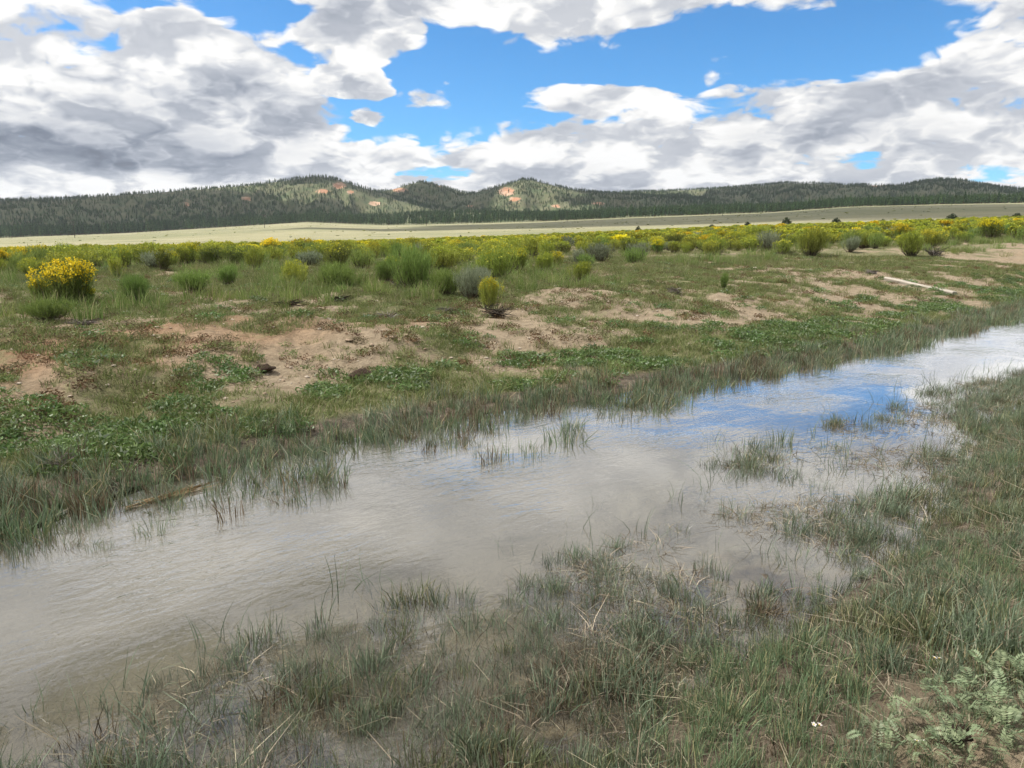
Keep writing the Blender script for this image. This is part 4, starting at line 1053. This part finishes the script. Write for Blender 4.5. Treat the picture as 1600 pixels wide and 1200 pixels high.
for i, (u, v, lab) in enumerate([(1370, 1185, 'leftmost silvery pinnate-leaved plant at the lower edge'), (1450, 1195, 'silvery plant at the lower edge, second from the left'), (1420, 1150, 'silvery plant just left of the brown earth lump'),
    (1540, 1190, 'silvery plant at the lower edge below the brown earth lump'), (1560, 1130, 'silvery plant right of the brown earth lump'), (1590, 1085, 'silvery plant at the right edge, highest of its patch'),
    (1520, 1100, 'silvery plant above the brown earth lump'), (1590, 1170, 'silvery plant in the very corner of the view'), (1480, 1110, 'silvery plant above and left of the brown earth lump'),
    (1555, 1070, 'silvery plant near the top of the corner patch'), (1500, 1185, 'silvery plant under the brown earth lump'), (1600, 1130, 'silvery plant at the right edge, second highest'), (1545, 1155, 'silvery plant close beside the brown earth lump, right')]):
    x_, y_, z_ = hit(u, v); o = empty('silverweed', (x_, y_, z_ + .015), i * 2.1, 1.0); tag(o, lab, 'plant', 'silvery plants in the lower right corner')
    for k in range(14):
        lf = link('leaf', PL[(i + k) % 4], None, o); s = random.uniform(.4, .8)
        lf.location = (random.gauss(0, .06), random.gauss(0, .06), random.uniform(0, .10)); lf.rotation_euler = (random.gauss(0, .3), random.uniform(-.7, .15), k * 6.283 / 14 + random.gauss(0, .3)); lf.scale = (s, s, s)
# small white flowers
PET = plainmat('white_petals', (.55, .50, .48), (.68, .63, .60), 5, .6, .1); CEN = plainmat('flower_centre', (.6, .42, .05), (.7, .5, .08), 5, .7, .1)
def petal(bm):
    pts = [(0, 0, 0), (.006, -.0045, .001), (.013, -.005, .002), (.017, 0, .001), (.013, .005, .002), (.006, .0045, .001)]
    bm.faces.new([bm.verts.new(q) for q in pts])
PT = bm_mesh('petal', petal, PET); CT = bm_mesh('centre', lambda bm: bmesh.ops.create_icosphere(bm, subdivisions=2, radius=.005), CEN)
STM = to_mesh('flower_stem', cone(-.12, 0, .0015, .001), GRASS)
for i, (u, v, lab) in enumerate([(1268, 1168, 'white wildflower at the lower edge left of the silvery plants'), (1456, 1060, 'white wildflower in the reeds above the silvery plants'), (1428, 1196, 'pinkish white wildflower at the lower edge among silvery leaves')]):
    x_, y_, z_ = hit(u, v)
    for k in range(2):
        o = empty('wildflower', (x_ + k * .03, y_ + k * .012, z_ + .11 - .01 * k), i, .75); o.rotation_euler = (.3, .2, i + k); tag(o, ('left-hand ' if not k else 'right-hand ') + lab, 'flower', 'white wildflowers')
        for j in range(5): q = link('petal', PT, None, o); q.rotation_euler = (0, -.2, j * 1.2566)
        link('centre', CT, None, o); link('stem', STM, None, o)

# utility poles across the meadow
def pole_mesh(bm):
    bmesh.ops.create_cone(bm, cap_ends=True, segments=8, radius1=.19, radius2=.12, depth=11)
    bmesh.ops.translate(bm, verts=bm.verts, vec=(0, 0, 5.3))
def arm(bm):
    bmesh.ops.create_cube(bm, size=1); bmesh.ops.scale(bm, verts=bm.verts, vec=(2.6, .14, .16)); bmesh.ops.bevel(bm, geom=bm.edges[:], offset=.02, segments=1)
def insul(bm): bmesh.ops.create_cone(bm, cap_ends=True, segments=8, radius1=.09, radius2=.05, depth=.3)
PO, AR, IN = bm_mesh('pole', pole_mesh, POLEW), bm_mesh('crossarm', arm, POLEW, False), bm_mesh('insulator', insul, STONE)
for i, (u, v, dd, lab) in enumerate([(415, 377, 620, 'dark utility pole on the pale meadow, left of centre'), (119, 388, 560, 'faint utility pole on the meadow near the left end'), (667, 368, 720, 'faint utility pole on the meadow below the twin peaks'),
                                     (886, 358, 760, 'faint utility pole on the meadow below the central peak'), (1128, 346, 820, 'faint utility pole on the meadow, right of centre')]):
    az_, el_ = azel(u, v); x_, y_ = math.sin(az_) * dd, math.cos(az_) * dd
    o = empty('utility_pole', (x_, y_, float(terrain(np.array([x_]), np.array([y_]))[0])), .3 - az_); tag(o, lab, 'utility pole', 'utility poles across the meadow')
    link('pole', PO, None, o); c = link('crossarm', AR, None, o); c.location = (0, .2, 10.0)
    for k in (-1.1, 0, 1.1): q = link('insulator', IN, None, c); q.location = (k, 0, .22)

# ------------------------------------------------------------------ clouds overhead that shade the hills
CLD, t = newmat('cloud_white'); finish(t, principled(t, (.85, .86, .88), 1.0, 0.0))
def shade_cloud(tx, ty, tz, w, d, lab, alt=1100):
    k = (alt - tz) / sunv.z
    o = link('cloud', bm_mesh('cloud', lump(int(abs(tx)) % 97, 4, .55, .8, 3.0), CLD)); o.location = (tx + sunv.x * k, ty + sunv.y * k, alt)
    o.scale = (w, d, min(w, d) * .35); o['kind'] = 'structure'
    return o
for (u, v, dd, w, d) in [(150, 325, 1330, 640, 420), (560, 312, 1560, 300, 260), (690, 315, 1560, 220, 300), (1330, 300, 1700, 900, 500), (1250, 330, 560, 620, 520), (930, 305, 1700, 240, 240)]:
    az_, _ = azel(u, v); xx_, yy_ = math.sin(az_) * dd, math.cos(az_) * dd
    shade_cloud(xx_, yy_, float(terrain(np.array([xx_]), np.array([yy_]))[0]), w, d, '')

# ------------------------------------------------------------------ air
HZ = bpy.data.materials.new('thin_air'); HZ.use_nodes = True; t = HZ.node_tree; t.nodes.clear()
pv = t.nodes.new('ShaderNodeVolumePrincipled'); pv.inputs['Color'].default_value = (.80, .88, 1.0, 1); pv.inputs['Density'].default_value = 0.00008; pv.inputs['Anisotropy'].default_value = 0.2
oo = t.nodes.new('ShaderNodeOutputMaterial'); t.links.new(pv.outputs[0], oo.inputs['Volume'])
def hz(bm):
    bmesh.ops.create_cube(bm, size=1); bmesh.ops.scale(bm, verts=bm.verts, vec=(6060, 6060, 270)); bmesh.ops.translate(bm, verts=bm.verts, vec=(0, 0, 270 / 2 - 60))
o = link('haze', bm_mesh('haze', hz, HZ, False), kind='stuff'); tag(o, 'thin pale air between the viewer and the hills', 'haze')
